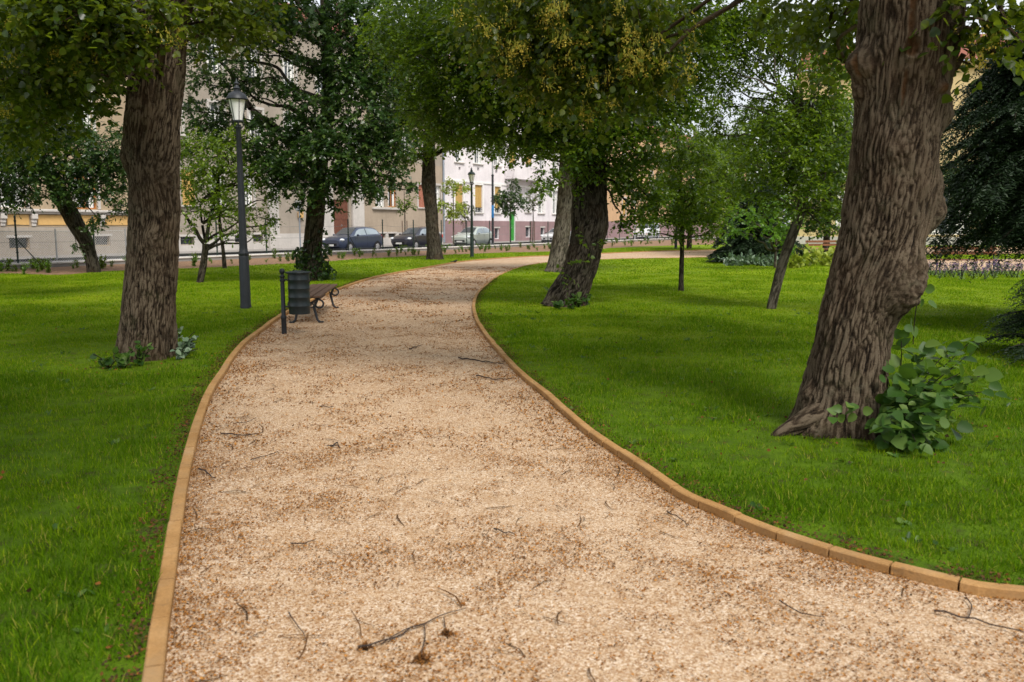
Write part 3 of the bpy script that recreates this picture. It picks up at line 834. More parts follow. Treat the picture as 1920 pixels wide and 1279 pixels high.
twig([(415, 813), (445, 816), (492, 813)], .006, 'bent dark twig close to the left kerb, with one upturned end')
twig([(438, 796), (470, 790), (482, 784)], .003, 'short thin twig just behind the bent dark twig by the left kerb')
twig([(372, 880), (390, 888), (405, 900)], .006, 'stubby thick twig touching the base of the left kerb')
twig([(470, 862), (500, 855), (522, 849)], .004, 'straight twig on the gravel between the left kerb and the middle of the path')
twig([(540, 1152), (560, 1178), (575, 1200)], .003, 'thin curved twig pointing to the camera left of the long forked twig', [])
twig([(925, 993), (945, 1000), (965, 1002)], .0042, 'small dark curved twig alone in the middle of the gravel')
twig([(545, 1022), (570, 1020), (592, 1013)], .0038, 'thin slanting twig left of the path centre in the near gravel')
twig([(600, 763), (625, 765)], .0055, 'short dark stub of twig lying level on the middle gravel')
twig([(620, 838), (628, 834), (632, 830), (637, 840)], .006, 'crooked little twig with a knee in it on the middle gravel', [[(628, 834), (612, 836)]])
twig([(1462, 1130), (1500, 1150), (1545, 1160)], .0036, 'thin arched twig on the pale gravel near the right kerb joint')
twig([(1250, 960), (1275, 975), (1290, 985)], .004, 'slanting twig near the right kerb below its bend')
twig([(860, 672), (905, 678), (945, 684)], .010, 'thick dark branch piece beside the right kerb in the twig drift')
twig([(768, 655), (780, 651), (792, 648)], .008, 'short pale twig in the far middle of the gravel')
twig([(893, 705), (935, 712), (965, 708)], .007, 'dark crooked twig under the thick branch piece by the right kerb')

# ================================================================== STREET FENCE AND WALL
def wall():
    o = thing('retaining_wall', 'low pale concrete wall with flat coping between planting bed and street', 'wall', tuple(st(0, 0)))
    o0 = np.array(o.location); mb = MB(); cp = MB()
    n = int((u_end + 14) / 2)
    for i in range(n):
        a = -14 + i * 2.; c = st(a + 1., 0, .07) - o0
        mb.box(c, (1.99, .22, .34), RZ); cp.box(st(a + 1., 0, .27) - o0, (1.985, .30, .07), RZ, .012)
    mb.build('wall_face', M['pavement'], o); cp.build('coping', M['coping'], o)
wall()
def fence():
    u500, _ = onplane(500, 470, 0)
    o = thing('street_fence', 'dark green post and wire fence standing on the low street wall', 'fence', tuple(st(0, 0)))
    o0 = np.array(o.location)
    us = [u500 + 3 * k for k in range(-5, 16) if -8 < u500 + 3 * k < 66]
    for u in us:
        b = MB(); c = st(u, 0, .3) - o0
        b.tube([c, c + np.array([0, 0, 1.62])], .032, 10); b.lathe([(.036, 1.6), (.04, 1.62), (.03, 1.66), (.004, 1.68)], 10, c)
        for h in (.35, .95, 1.45): b.lathe([(.034, h), (.044, h + .01), (.044, h + .05), (.034, h + .06)], 10, c)
        b.build('post', M['iron_green'], o)
    b = MB()
    for h, sag in ((1.36, .10), (.75, .03), (.12, .02)):
        for a, c in zip(us[:-1], us[1:]):
            pts = [st(a + (c - a) * t, 0, .3 + h - sag * 4 * t * (1 - t)) - o0 for t in np.linspace(0, 1, 7)]
            b.tube(pts, .006, 4)
    b.build('wire', M['wire'], o)
    # diagonal braces beside some posts
    for u in (us[1], us[6], us[7], us[9]):
        b = MB(); b.tube([st(u + .05, 0, 1.1) - o0, st(u + .75, 0, .3) - o0], .018, 7); b.build('brace', M['iron_green'], o)
fence()
def chain():
    o = thing('chain_link_fence', 'silver chain link fence with thin posts in front of the ornate house', 'fence', tuple(st(-12, .5)))
    o0 = np.array(o.location); ua = -12.
    u0 = onplane(235, 460, .5)[0]
    b = MB(); H0, H1 = .16, 1.42; s = .095
    n = int((u0 - ua) / s)
    for i in range(-int((H1 - H0) / s) - 1, n):
        for sg in (1, -1):
            pts = []
            a = ua + i * s if sg > 0 else ua + i * s + (H1 - H0)
            t0 = max(0, (ua - a) / sg if sg > 0 else (a - u0)); t1 = min(H1 - H0, (u0 - a) if sg > 0 else (a - ua))
            if t1 - t0 < .05: continue
            P = [st(a + sg * t, .5 + .006 * sg, H0 + t) - o0 for t in (t0, t1)]
            b.tube(P, .0075, 3, False)
    b.build('wire_mesh', M['mesh_wire'], o)
    t = MB()
    for h in (H0, H1): t.tube([st(ua, .5, h) - o0, st(u0, .5, h) - o0], .012, 5)
    t.build('rail', M['mesh_wire'], o)
    for px in (-260, -90, 104, 235):
        u = onplane(px, 460, .5)[0]; p = MB(); p.tube([st(u, .46, .1) - o0, st(u, .46, 1.5) - o0], .03, 8); p.build('post', M['steel'], o)
chain()

# ================================================================== BUILDINGS
FO = 11.6
def fac(px, py): return onplane(px, py, FO)
def wallmat(name, col, rough=.9): 
    m = mat(name, col, rough, 0, .15); t = NT(m); p = t.pos()
    a = t.noise(p, .5, 6, .65); b = t.noise(p, 7, 5, .6)
    mp = t.n('ShaderNodeMapping', Scale=(1.2, 1.2, .12)); t.l(p, mp.inputs[0]); sk = t.noise(mp.outputs[0], 1.6, 5, .7)
    c = t.ramp(a, [(.3, tuple(x * .86 for x in col)), (.7, tuple(min(.85, x * 1.1) for x in col))])
    c = t.mix(t.ramp(sk, [(.5, (0, 0, 0)), (.8, (.4, .4, .4))]), c, tuple(x * .55 for x in col))
    c = t.mix(.4, c, t.ramp(b, [(.3, (.8, .8, .8)), (.7, (1.1, 1.1, 1.1))]), 'MULTIPLY')
    t.base(c); t.bump(b, .25, .02); return m
M['w_ornate'] = wallmat('ornate plaster', (.40, .31, .21)); M['w_grey'] = wallmat('grey plaster', (.35, .305, .255))
M['w_tan'] = wallmat('tan plaster', (.38, .31, .24)); M['w_white'] = wallmat('white plaster', (.74, .70, .72))
M['w_mauve'] = wallmat('mauve plinth', (.29, .195, .20)); M['w_orange'] = wallmat('orange plaster', (.55, .36, .21))
M['w_yellow'] = wallmat('yellow plaster', (.60, .47, .25)); M['w_stone'] = wallmat('pale stone', (.52, .49, .46))
M['w_ochre'] = wallmat('ochre panel', (.60, .38, .15))
M['blind'] = plain('ochre blind', (.50, .32, .10), .7, var=.15, scale=30); M['blind_w'] = plain('white blind', (.62, .60, .60), .7, var=.06, scale=30)
M['blind_r'] = plain('reddish blind', (.38, .15, .10), .7, var=.15, scale=30); M['door_b'] = plain('brown door', (.14, .055, .035), .6, var=.3)
M['door_g'] = plain('green door', (.03, .26, .03), .5, var=.12); M['wood_o'] = plain('orange wood', (.42, .17, .05), .6, var=.2)
M['tiles'] = plain('red roof tiles', (.24, .09, .06), .9, var=.3, scale=12, bump=.5); M['gutter'] = plain('zinc gutter', (.30, .34, .40), .5, .4)
M['vent'] = mat('dark vent', (.02, .02, .02), .9)

def facade_building(label, u0, u1, H, wm, holes, base=None, off=FO, depth=11., roof=True, cat='building', dirv=None, org=None):
    """front wall with real openings; holes = (u, z, w, h, kind)"""
    if dirv is None: Dv, Nv, OR = D, NRM, st(0, off)
    else:
        Dv = np.array(dirv, float); Nv = np.array([Dv[1], -Dv[0], 0]); OR = np.array(org, float)
    def P(u, d, z): return OR + Dv * u - Nv * d + np.array([0, 0, z])
    rz = math.atan2(Dv[1], Dv[0])
    o = thing('apartment_building', label, cat, tuple(P(u0, 0, 0))); o0 = np.array(o.location)
    def Q(u, d, z): return P(u, d, z) - o0
    us = sorted({u0, u1} | {h[0] for h in holes} | {h[0] + h[2] for h in holes}); zs = sorted({0., H} | {h[1] for h in holes} | {h[1] + h[3] for h in holes})
    us = [u for u in us if u0 <= u <= u1]
    mb = MB()
    for a, b in zip(us[:-1], us[1:]):
        for c, d in zip(zs[:-1], zs[1:]):
            mu, mz = (a + b) / 2, (c + d) / 2
            if any(h[0] < mu < h[0] + h[2] and h[1] < mz < h[1] + h[3] for h in holes): continue
            mb.add([Q(a, 0, c), Q(b, 0, c), Q(b, 0, d), Q(a, 0, d)], [(0, 1, 2, 3)])
    for (u, z, w, h, k) in holes:
        e = .22
        for q in ([(u, 0, z), (u, e, z), (u, e, z + h), (u, 0, z + h)], [(u + w, 0, z), (u + w, 0, z + h), (u + w, e, z + h), (u + w, e, z)], [(u, 0, z + h), (u, e, z + h), (u + w, e, z + h), (u + w, 0, z + h)], [(u, 0, z), (u + w, 0, z), (u + w, e, z), (u, e, z)]):
            mb.add([Q(*p) for p in q], [(0, 1, 2, 3)])
    for q in ([(u0, 0, 0), (u0, 0, H), (u0, depth, H), (u0, depth, 0)], [(u1, 0, 0), (u1, depth, 0), (u1, depth, H), (u1, 0, H)], [(u0, depth, 0), (u0, depth, H), (u1, depth, H), (u1, depth, 0)]):
        mb.add([Q(*p) for p in q], [(0, 1, 2, 3)])
    mb.build('wall', wm, o)
    for (u, z, w, h, k) in holes:
        fr = MB(); cx = u + w / 2; cz = z + h / 2
        t = .07; fy = .14
        kinds = k.split()
        if 'door' in kinds:
            col = M['door_g'] if 'green' in kinds else M['door_b']
            d = MB(); d.box(Q(cx, .17, cz), (w - .004, .08, h - .004), rz)
            for q in range(4): d.box(Q(cx - w * .24 + (q % 2) * w * .48, .125, z + h * (.28 + .45 * (q // 2))), (w * .36, .03, h * .32), rz, .01)
            do = d.build('door', col, o)
            hd = MB(); hd.box(Q(cx + w * .06, .10, z + h * .45), (.04, .05, .14), rz); hd.build('handle', M['steel'], do); continue
        if 'vent' in kinds:
            d = MB(); d.box(Q(cx, .2, cz), (w, .02, h), rz); d.build('vent', M['vent'], o); continue
        if 'cellar' in kinds:
            d = MB(); d.box(Q(cx, .19, cz), (w - .003, .02, h - .003), rz)
            wn = d.build('window', M['glass'], o); g = MB()
            for q in range(5): g.tube([Q(u + w * (q + .5) / 5, .10, z + .005), Q(u + w * (q + .5) / 5, .10, z + h - .005)], .012, 5)
            g.build('grille', M['iron'], wn); l = MB(); l.box(Q(cx, -.045, z + h + .07), (w + .3, .09, .12), rz); l.build('lintel', M['w_stone'], wn); continue
        for (a, b, ww, hh) in ((u + t / 2, cz, t, h - .004), (u + w - t / 2, cz, t, h - .004), (cx, z + t / 2, w - 2 * t, t), (cx, z + h - t / 2, w - 2 * t, t), (cx, cz, .07, h - 2 * t), (cx, z + h * .68, w - 2 * t, .05)):
            fr.box(Q(a, fy, b), (ww - .002, .06, hh - .002), rz)
        fm = M['wood_o'] if 'wood' in kinds else M['white']
        wn = fr.build('window', fm, o)
        pn = MB(); pn.box(Q(cx, .19, cz), (w, .02, h), rz); pn.build('pane', M['glass'], wn)
        if 'curtain' in kinds:
            cu = MB()
            for q in range(2): cu.box(Q(cx + (q - .5) * w * .62, .172, cz), (w * .2, .006, h * .94), rz)
            cu.build('curtain', M['white'], wn)
        bl = next((x for x in kinds if x.startswith('blind')), None)
        if bl:
            fr_ = .82 if 'part' in kinds else 1.
            b_ = MB()
            nsl = int(h * fr_ / .12)
            for q in range(nsl): b_.box(Q(cx, .085, z + h - (q + .5) * h * fr_ / nsl), (w - .03, .025, h * fr_ / nsl - .012), rz)
            b_.build('blind', M[bl], wn)
        if 'rail' in kinds:
            g = MB()
            for q in (.12, .3, .48): g.tube([Q(u, .03, z + q), Q(u + w, .03, z + q)], .018, 6)
            g.build('railing', M['iron'], wn)
        if 'nosill' not in kinds:
            sl = MB(); sl.box(Q(cx, -.06, z - .055), (w + .34, .16, .10), rz, .015); sl.build('sill', M['w_stone'], wn)
        if 'trim' in kinds:
            tr = MB()
            tr.box(Q(u - .09, -.03, cz), (.16, .06, h), rz); tr.box(Q(u + w + .09, -.03, cz), (.16, .06, h), rz); tr.box(Q(cx, -.034, z + h + .09), (w + .34, .068, .17), rz)
            tr.build('surround', M['white'] if 'trimw' in kinds else M['w_stone'], wn)
    if base:
        bm, bh, bd = base; b = MB(); c0 = u0
        edges = []
        segs = [(u0, u1)]
        for (u, z, w, h, k) in holes:
            if z < bh:
                new = []
                for a, c in segs:
                    if u > a and u + w < c: new += [(a, u - .02), (u + w + .02, c)]
                    else: new.append((a, c))
                segs = new
        for a, c in segs: b.box(Q((a + c) / 2, -bd / 2, bh / 2), (c - a - .004, bd, bh), rz)
        # below and above openings that start over the ground
        for (u, z, w, h, k) in holes:
            if 0.05 < z < bh:
                b.box(Q(u + w / 2, -bd / 2 + .002, z / 2 - .03), (w + .03, bd, z - .06), rz)
                if z + h < bh - .1: b.box(Q(u + w / 2, -bd / 2 + .002, (z + h + bh) / 2 + .03), (w + .03, bd, bh - z - h - .07), rz)
        b.build('plinth', bm, o)
    cn = MB(); cn.box(Q((u0 + u1) / 2, -.2, H - .15), (u1 - u0 - .01, .45, .3), rz, .04); cn.box(Q((u0 + u1) / 2, -.1, H - .42), (u1 - u0 - .014, .24, .2), rz); cn.build('cornice', wm, o)
    if roof:
        r = MB(); rh = 3.2
        pts = [Q(u0, -.5, H), Q(u1, -.5, H), Q(u1, depth / 2, H + rh), Q(u0, depth / 2, H + rh), Q(u0, depth + .4, H), Q(u1, depth + .4, H)]
        r.add(pts, [(0, 1, 2, 3), (3, 2, 5, 4), (0, 3, 4), (1, 5, 2), (0, 4, 5, 1)])
        ro = r.build('roof', M['tiles'], o)
        for q in (.3, .72):
            c = MB(); c.box(Q(u0 + (u1 - u0) * q, depth * .36, H + rh * .9), (.7, .5, 1.8), rz, .02); c.box(Q(u0 + (u1 - u0) * q, depth * .36, H + rh * .9 + .95), (.84, .64, .12), rz, .02); c.build('chimney', M['w_mauve'], ro)
    g = MB(); g.tube([Q(u0, -.48, H + .02), Q(u1, -.48, H + .02)], .08, 8); g.build('gutter', M['gutter'], o)
    return o, Q, rz

def rect(x0, y0, x1, y1, kind):
    ym = (y0 + y1) / 2; a = fac(x0, ym)[0]; b = fac(x1, ym)[0]; xm = (x0 + x1) / 2
    t = fac(xm, y0)[1]; c = fac(xm, y1)[1]
    return (a, c, b - a, t - c, kind)
def rows(u0, u1, n, w, z, h, kind):
    s = (u1 - u0) / n
    return [(u0 + s * (i + .5) - w / 2, z, w, h, kind) for i in range(n)]

# ornate house at the street's near end
uA0, uA1 = -22., fac(292, 440)[0]
sillA = fac(20, 394)[1]
hA = []
for k, (a, b) in enumerate(((-330, -285), (-160, -112), (-3, 44), (139, 181), (250, 278))):
    hA.append(rect(a, 300, b, 391, 'curtain wood trim nosill' if k % 2 else 'curtain trim nosill'))
    hA[-1] = (hA[-1][0], sillA + .12, 1.25, 2.3, hA[-1][4])
hA += [rect(17, 446, 54, 465, 'cellar'), rect(178, 443, 205, 459, 'cellar')]
for z in (6.6, 10.6): hA += [(h[0], z, 1.25, 2.2, 'curtain trim') for h in hA[:5]]
bA, QA, rzA = facade_building('ornate beige house with ochre panels and bracketed sill band behind the chain link fence', uA0, uA1, 15.5, M['w_ornate'], hA, (M['w_grey'], 1.55, .06))
s = MB(); s.box(QA((uA0 + uA1) / 2, -.14, sillA), (uA1 - uA0 - .02, .30, .14), rzA, .03); s.box(QA((uA0 + uA1) / 2, -.08, sillA - .12), (uA1 - uA0 - .03, .17, .09), rzA); s.build('sill_band', M['w_stone'], bA)
pz = (sillA - .16 + 1.75) / 2
brk = [fac(p, 415)[0] for p in (-300, -190, -90, 4, 62, 190, 270)]
for u in brk:
    b = MB(); b.box(QA(u, -.12, sillA - .3), (.30, .24, .26), rzA, .03); b.box(QA(u, -.08, sillA - .52), (.26, .16, .2), rzA, .04); b.box(QA(u, -.05, sillA - .7), (.22, .1, .18), rzA, .03); b.build('bracket', M['w_stone'], bA)
for a, b_ in zip(brk[:-1], brk[1:]):
    p = MB(); p.box(QA((a + b_) / 2, -.02, sillA - .47), (b_ - a - .44, .04, .50), rzA, .01); p.build('ochre_panel', M['w_ochre'], bA)
# grey and tan house with the portal
uB0, uB1 = uA1 + .02, fac(833, 400)[0]
uP = fac(690, 400)[0]
hB = [rect(338, 444, 363, 458, 'cellar'), rect(440, 441, 459, 454, 'cellar'), rect(474, 440, 492, 453, 'cellar'), rect(626, 372, 655, 458, 'door')]
hB[3] = (hB[3][0], .12, hB[3][2], 3.4, 'door')
hB += [rect(341, 318, 366, 385, 'blind'), rect(395, 318, 418, 385, 'curtain trim'), rect(452, 320, 474, 386, 'curtain trim'), rect(704, 343, 721, 388, 'curtain nosill'), rect(727, 343, 743, 388, 'curtain nosill wood'), rect(784, 347, 800, 389, 'blind_r trim'), rect(812, 348, 826, 390, 'curtain trim'), rect(709, 438, 722, 445, 'cellar'), rect(728, 438, 741, 445, 'cellar')]
for z in (6.9, 10.8): hB += rows(uB0, uB1 - 1, 9, 1.15, z, 2.1, 'curtain trim')
bB, QB, rzB = facade_building('grey beige house with tan end bay and brown door in a pale stone portal', uB0, uB1, 15., M['w_grey'], hB, (M['w_stone'], 1.1, .05))
for (a, b, zz, mname) in ((502, 520, 4.6, 'w_stone'), (600, 622, 4.6, 'w_stone'), (659, 680, 4.6, 'w_stone')):
    ua, ub = fac(a, 420)[0], fac(b, 420)[0]; p = MB(); p.box(QB((ua + ub) / 2, -.11, 2.4), (ub - ua, .22, 4.4), rzB, .03); p.box(QB((ua + ub) / 2, -.15, 4.72), (ub - ua + .24, .30, .22), rzB, .03); p.box(QB((ua + ub) / 2, -.14, .5), (ub - ua + .16, .28, .8), rzB, .03); p.build('pilaster', M['w_stone'], bB)
ua, ub = fac(500, 420)[0], fac(682, 420)[0]
p = MB(); p.box(QB((ua + ub) / 2, -.16, 5.05), (ub - ua, .34, .42), rzB, .05); p.box(QB((ua + ub) / 2, -.22, 5.34), (ub - ua + .3, .46, .14), rzB, .03); p.build('entablature', M['w_stone'], bB)
uw0, uw1 = fac(700, 388)[0], fac(747, 388)[0]; zw = fac(722, 389)[1]
p = MB(); p.box(QB((uw0 + uw1) / 2, -.09, zw - .09), (uw1 - uw0 + .4, .22, .16), rzB, .02); p.build('sill', M['w_stone'], bB)
p = MB(); ut0 = fac(682, 420)[0]; p.box(QB((ut0 + uw0) / 2, -.012, 7.), (uw0 - ut0 - .12, .024, 12.6), rzB); p.build('pilaster_strip', M['w_tan'], bB)
# tan render on the end bay: panels between its windows, a few millimetres proud
tb = MB(); ut1 = uB1 - .01
hh = [h for h in hB if h[0] > uw0 - .2 and h[1] < 6]
zz0, zz1 = 1.12, 6.7
us_ = sorted({uw0 - .05, ut1} | {h[0] for h in hh if h[1] > 1.5} | {h[0] + h[2] for h in hh if h[1] > 1.5}); 
for a, b in zip(us_[:-1], us_[1:]):
    inside = next((h for h in hh if h[1] > 1.5 and h[0] < (a + b) / 2 < h[0] + h[2]), None)
    if inside is None: tb.box(QB((a + b) / 2, -.006, (zz0 + zz1) / 2), (b - a, .012, zz1 - zz0), rzB)
    else:
        tb.box(QB((a + b) / 2, -.006, (zz0 + inside[1]) / 2), (b - a, .012, inside[1] - zz0), rzB); tb.box(QB((a + b) / 2, -.006, (inside[1] + inside[3] + zz1) / 2), (b - a, .012, zz1 - inside[1] - inside[3]), rzB)
tb.build('tan_render', M['w_tan'], bB)
bx = MB(); ul, zl = fac(561, 403); bx.box(QB(ul, -.13, zl), (.42, .2, .42), rzB, .03); tag(bx.build('letter_box', M['w_ochre'], bB))
dp = MB(); dp.tube([QB(uB1 - .2, -.1, .2), QB(uB1 - .2, -.1, 14.6)], .09, 8); dp.build('downpipe', M['gutter'], bB)
# white house on a mauve plinth
uC0, uC1 = uB1 + .02, fac(1078, 400)[0]
hC = [rect(853, 345, 868, 398, 'blind part rail trimw trim'), rect(890, 347, 904, 399, 'blind part rail trimw trim'), rect(927, 350, 938, 400, 'blind part rail trimw trim'), rect(985, 354, 995, 398, 'blind_w trimw trim'), rect(1009, 356, 1020, 400, 'curtain trimw trim'), rect(1036, 358, 1046, 401, 'curtain trimw trim'), rect(1060, 360, 1070, 402, 'blind_w trimw trim')]
hC += [rect(853, 252, 868, 304, 'curtain'), rect(888, 258, 904, 307, 'curtain'), rect(926, 264, 938, 311, 'curtain'), rect(955, 268, 967, 313, 'blind part nosill'), rect(985, 275, 997, 315, 'blind part nosill'), rect(1012, 280, 1022, 322, 'curtain'), rect(1036, 284, 1046, 325, 'curtain')]
hC += [rect(860, 313, 864, 319, 'vent'), rect(895, 314, 899, 320, 'vent'), rect(929, 319, 933, 325, 'vent'), rect(927, 428, 935, 447, 'cellar'), rect(985, 426, 993, 444, 'cellar'), rect(1013, 427, 1020, 442, 'cellar'), rect(955, 400, 966, 452, 'door green')]
hC[-1] = (hC[-1][0], .14, hC[-1][2], 2.9, 'door green')
zt = max(h[1] + h[3] for h in hC)
hC += rows(uC0, uC1, 8, 1.1, zt + 1.6, 2.2, 'curtain')
bC, QC, rzC = facade_building('white house with ochre blinds, balcony, green door and mauve plinth', uC0, uC1, zt + 5.2, M['w_white'], hC, (M['w_mauve'], fac(900, 414)[1], .06))
ub0, ub1 = fac(946, 325)[0], fac(1000, 325)[0]; zb0 = fac(970, 338)[1]; zb1 = fac(970, 313)[1]
bal = MB(); bal.box(QC((ub0 + ub1) / 2, -.55, zb0 + .09), (ub1 - ub0, 1.1, .18), rzC, .03)
um = ub0 + (ub1 - ub0) * .55
bal.box(QC((ub0 + um) / 2, -1.02, (zb0 + .18 + zb1) / 2), (um - ub0, .14, zb1 - zb0 - .18), rzC, .02); bal.box(QC((um + ub1) / 2 + .01, -1.02, zb1 - .06), (ub1 - um, .13, .12), rzC)
for k in range(9): bal.lathe([(.05, 0), (.07, .2), (.035, .45), (.06, zb1 - zb0 - .3)], 8, QC(um + .15 + (ub1 - um - .3) * k / 8, -1.02, zb0 + .18))
for uu in (ub0 + .07, ub1 - .07): bal.box(QC(uu, -.5, (zb0 + .18 + zb1) / 2), (.13, .9, zb1 - zb0 - .18), rzC, .02)
bal.build('balcony', M['w_white'], bC)
cs = MB()
for uu in (ub0 + .4, ub1 - .4): cs.box(QC(uu, -.3, zb0 - .3), (.3, .6, .58), rzC, .08)
cs.build('bracket', M['w_white'], bC)
zs = fac(880, 341)[1]; c = MB(); c.box(QC((uC0 + uC1) / 2, -.04, zs), (uC1 - uC0 - .02, .08, .14), rzC); c.build('string_course', M['white'], bC)
# orange house
uD0, uD1 = uC1 + .02, fac(1400, 410)[0]
hD = rows(uD0, uD1, 8, 1.15, 3.0, 2.2, 'blind trim') + rows(uD0, uD1, 8, 1.15, 6.9, 2.2, 'curtain trim') + rows(uD0, uD1, 8, 1.15, 10.6, 2., 'curtain trim')
facade_building('orange house with mauve plinth behind the white van', uD0, uD1, 14.2, M['w_orange'], hD, (M['w_mauve'], 2.2, .06))
# yellow house closing the park
e0 = gp(1480, 458.5, .0); e0 = e0 / e0[1] * 76; e0[2] = 0
dE = np.array([1, -.42, 0]); dE /= np.linalg.norm(dE)
def onE(px):
    d = ray(px, 440); Nv = np.array([dE[1], -dE[0], 0]); t = (e0 @ Nv) / (d @ Nv); q = d * t; return (q - e0) @ dE
hE = [(onE(1738), .9, 3.0, 3.6, 'curtain nosill trim trimw')] + [(onE(x), 1.6, 1.5, 2.8, 'curtain trim trimw') for x in (1570, 1650, 1850, 1930)]
for z in (5.4, 9.2): hE += [(onE(x), z, 1.5, 2.5, 'curtain trim trimw') for x in (1500, 1570, 1650)]
facade_building('yellow house with red tiled roof behind the dark conifer', 0., onE(2200), 14.7, M['w_yellow'], hE, (M['w_stone'], .7, .05), depth=12, dirv=dE, org=e0)

# ================================================================== CARS
def car(label, px, py, off, paint, scale=(1.08, 1.04, 1.04), style='hatch', name='parked_car', glassy=True):
    u, _ = onplane(px, py, off)
    p = st(u, off, 0)
    o = thing(name, label, 'car' if style != 'van' else 'van', tuple(p), RZ, 'cars parked along the street')
    sx, sy, sz = scale
    if style == 'van':
        X = [0, .12, .45, .95, 1.65, 2.4, 3.4, 4.3, 4.72, 4.8]; w = [.72, .84, .9, .92, .92, .92, .92, .92, .9, .86]
        zb = [.4, .28, .24, .22, .22, .22, .22, .22, .28, .4]; zs = [.78, .95, 1.1, 1.18, 1.2, 1.2, 1.2, 1.2, 1.2, 1.15]; zt = [.82, 1.02, 1.16, 1.26, 1.92, 1.98, 1.98, 1.97, 1.93, 1.85]; wt = [.6, .72, .8, .8, .76, .78, .78, .78, .78, .76]
        gl = (1.1, 4.5)
    elif style == 'sedan':
        X = [0, .15, .5, 1.2, 1.95, 2.7, 3.35, 3.8, 4.25, 4.35]; w = [.64, .77, .83, .85, .85, .85, .85, .84, .78, .72]
        zb = [.38, .24, .2, .2, .2, .2, .2, .22, .28, .42]; zs = [.62, .7, .8, .88, .92, .94, .95, .95, .92, .82]; zt = [.65, .76, .86, .94, 1.38, 1.43, 1.36, 1.02, .97, .85]; wt = [.5, .62, .7, .72, .58, .58, .57, .66, .66, .6]
        gl = (1.3, 3.7)
    else:
        X = [0, .14, .45, 1.0, 1.75, 2.5, 3.2, 3.65, 3.9, 3.98]; w = [.64, .77, .83, .85, .85, .85, .85, .84, .79, .72]
        zb = [.38, .24, .2, .2, .2, .2, .2, .22, .28, .42]; zs = [.64, .74, .85, .92, .95, .97, 1.0, 1.0, .96, .8]; zt = [.67, .80, .91, .98, 1.44, 1.49, 1.45, 1.30, 1.02, .84]; wt = [.5, .62, .7, .72, .58, .58, .56, .55, .62, .6]
        gl = (1.1, 3.55)
    X = np.array(X) * sx; L = X[-1]
    xs = np.linspace(0, L, 40)
    def sm(a):
        a = np.interp(xs, X, a); k = np.array([1, 2, 1]) / 4; return np.convolve(np.pad(a, 1, mode='edge'), k, 'valid')
    W, ZB, ZS, ZT, WT = sm(np.array(w) * sy), sm(np.array(zb)), sm(np.array(zs) * sz), sm(np.array(zt) * sz), sm(np.array(wt) * sy)
    V = []; Fs = []
    for i in range(len(xs)):
        half = [(0, ZB[i]), (W[i] * .86, ZB[i]), (W[i] * .97, ZB[i] + .12), (W[i], (ZB[i] + ZS[i]) / 2), (W[i] * .97, ZS[i] - .02), (W[i] * .93, ZS[i]), (WT[i], max(ZT[i] - .05, ZS[i] + .005)), (WT[i] * .86, ZT[i]), (0, ZT[i] + .02)]
        ring = half + [(-a, b) for a, b in half[-2:0:-1]]
        V += [(xs[i] - L / 2, a, b) for a, b in ring]
    n = 16
    for i in range(len(xs) - 1):
        for k in range(n): Fs.append((i * n + k, (i + 1) * n + k, (i + 1) * n + (k + 1) % n, i * n + (k + 1) % n))
    Fs += [tuple(range(n)), tuple(range((len(xs) - 1) * n + n - 1, (len(xs) - 1) * n - 1, -1))]
    b = MB(); b.add(V, Fs, True)
    body = b.build('body', paint, o)
    g = lambda x, a: float(np.interp(x, xs, a))
    def sidept(x, t, sd, e=.012):
        y0, z0, y1, z1 = g(x, W) * .93, g(x, ZS), g(x, WT), g(x, ZT) - .05
        return (x - L / 2, sd * (y0 + (y1 - y0) * t + e), z0 + (z1 - z0) * t + .004)
    a0, a1 = gl[0] * sx, gl[1] * sx
    mid = (a0 + a1) * .5
    for sd in (-1, 1):
        for (xa, xb) in ((a0 + .42 * sx, mid - .03), (mid + .04, a1 - .08)):
            wn = MB(); nn = 6; xx = np.linspace(xa, xb, nn)
            top = [sidept(x, .9, sd) for x in xx]; bot = [sidept(x, .1, sd) for x in xx]
            if xa < mid: bot[0] = sidept(xa - .34 * sx, .14, sd); 
            else: bot[-1] = sidept(xb + .05, .2, sd)
            wn.add(bot + top, [(k, k + 1, nn + k + 1, nn + k) if sd < 0 else (k, nn + k, nn + k + 1, k + 1) for k in range(nn - 1)], True)
            wn.build('window', M['carglass'], o)
        dr = MB()
        for x in (mid, a0 + .12 * sx): dr.tube([(x - L / 2, sd * (g(x, W) + .002), ZB.min() + .18), (x - L / 2, sd * (g(x, W) * .97 + .004), g(x, ZS) - .03)], .006, 4)
        dr.build('door_seam', M['black'], o)
        mr = MB(); x = a0 + .25 * sx; mr.box((x - L / 2, sd * (g(x, W) + .08), g(x, ZS) + .06), (.10, .18, .13), 0, .03); mr.build('mirror', paint if style == 'hatch' else M['black'], o)
    # windscreen and rear screen follow the hull
    def screen(xa, xb, name):
        wn = MB(); nn = 6; xx = np.linspace(xa, xb, nn); V = []
        for x in xx:
            yw = g(x, WT) * .84; z = g(x, ZT) + .016
            V += [(x - L / 2, -yw, z), (x - L / 2, 0, z + .018), (x - L / 2, yw, z)]
        Fs = []
        for k in range(nn - 1):
            for j in range(2): Fs.append((k * 3 + j, k * 3 + 3 + j, k * 3 + 4 + j, k * 3 + j + 1))
        wn.add(V, Fs, True); wn.build(name, M['glass'], o)
    screen(X[3] + .06, X[4] - .04, 'windscreen')
    screen(X[6] + .1 if style != 'van' else X[7] + .2, X[7] + (.2 if style == 'hatch' else 0) if style != 'van' else X[8], 'rear_window')
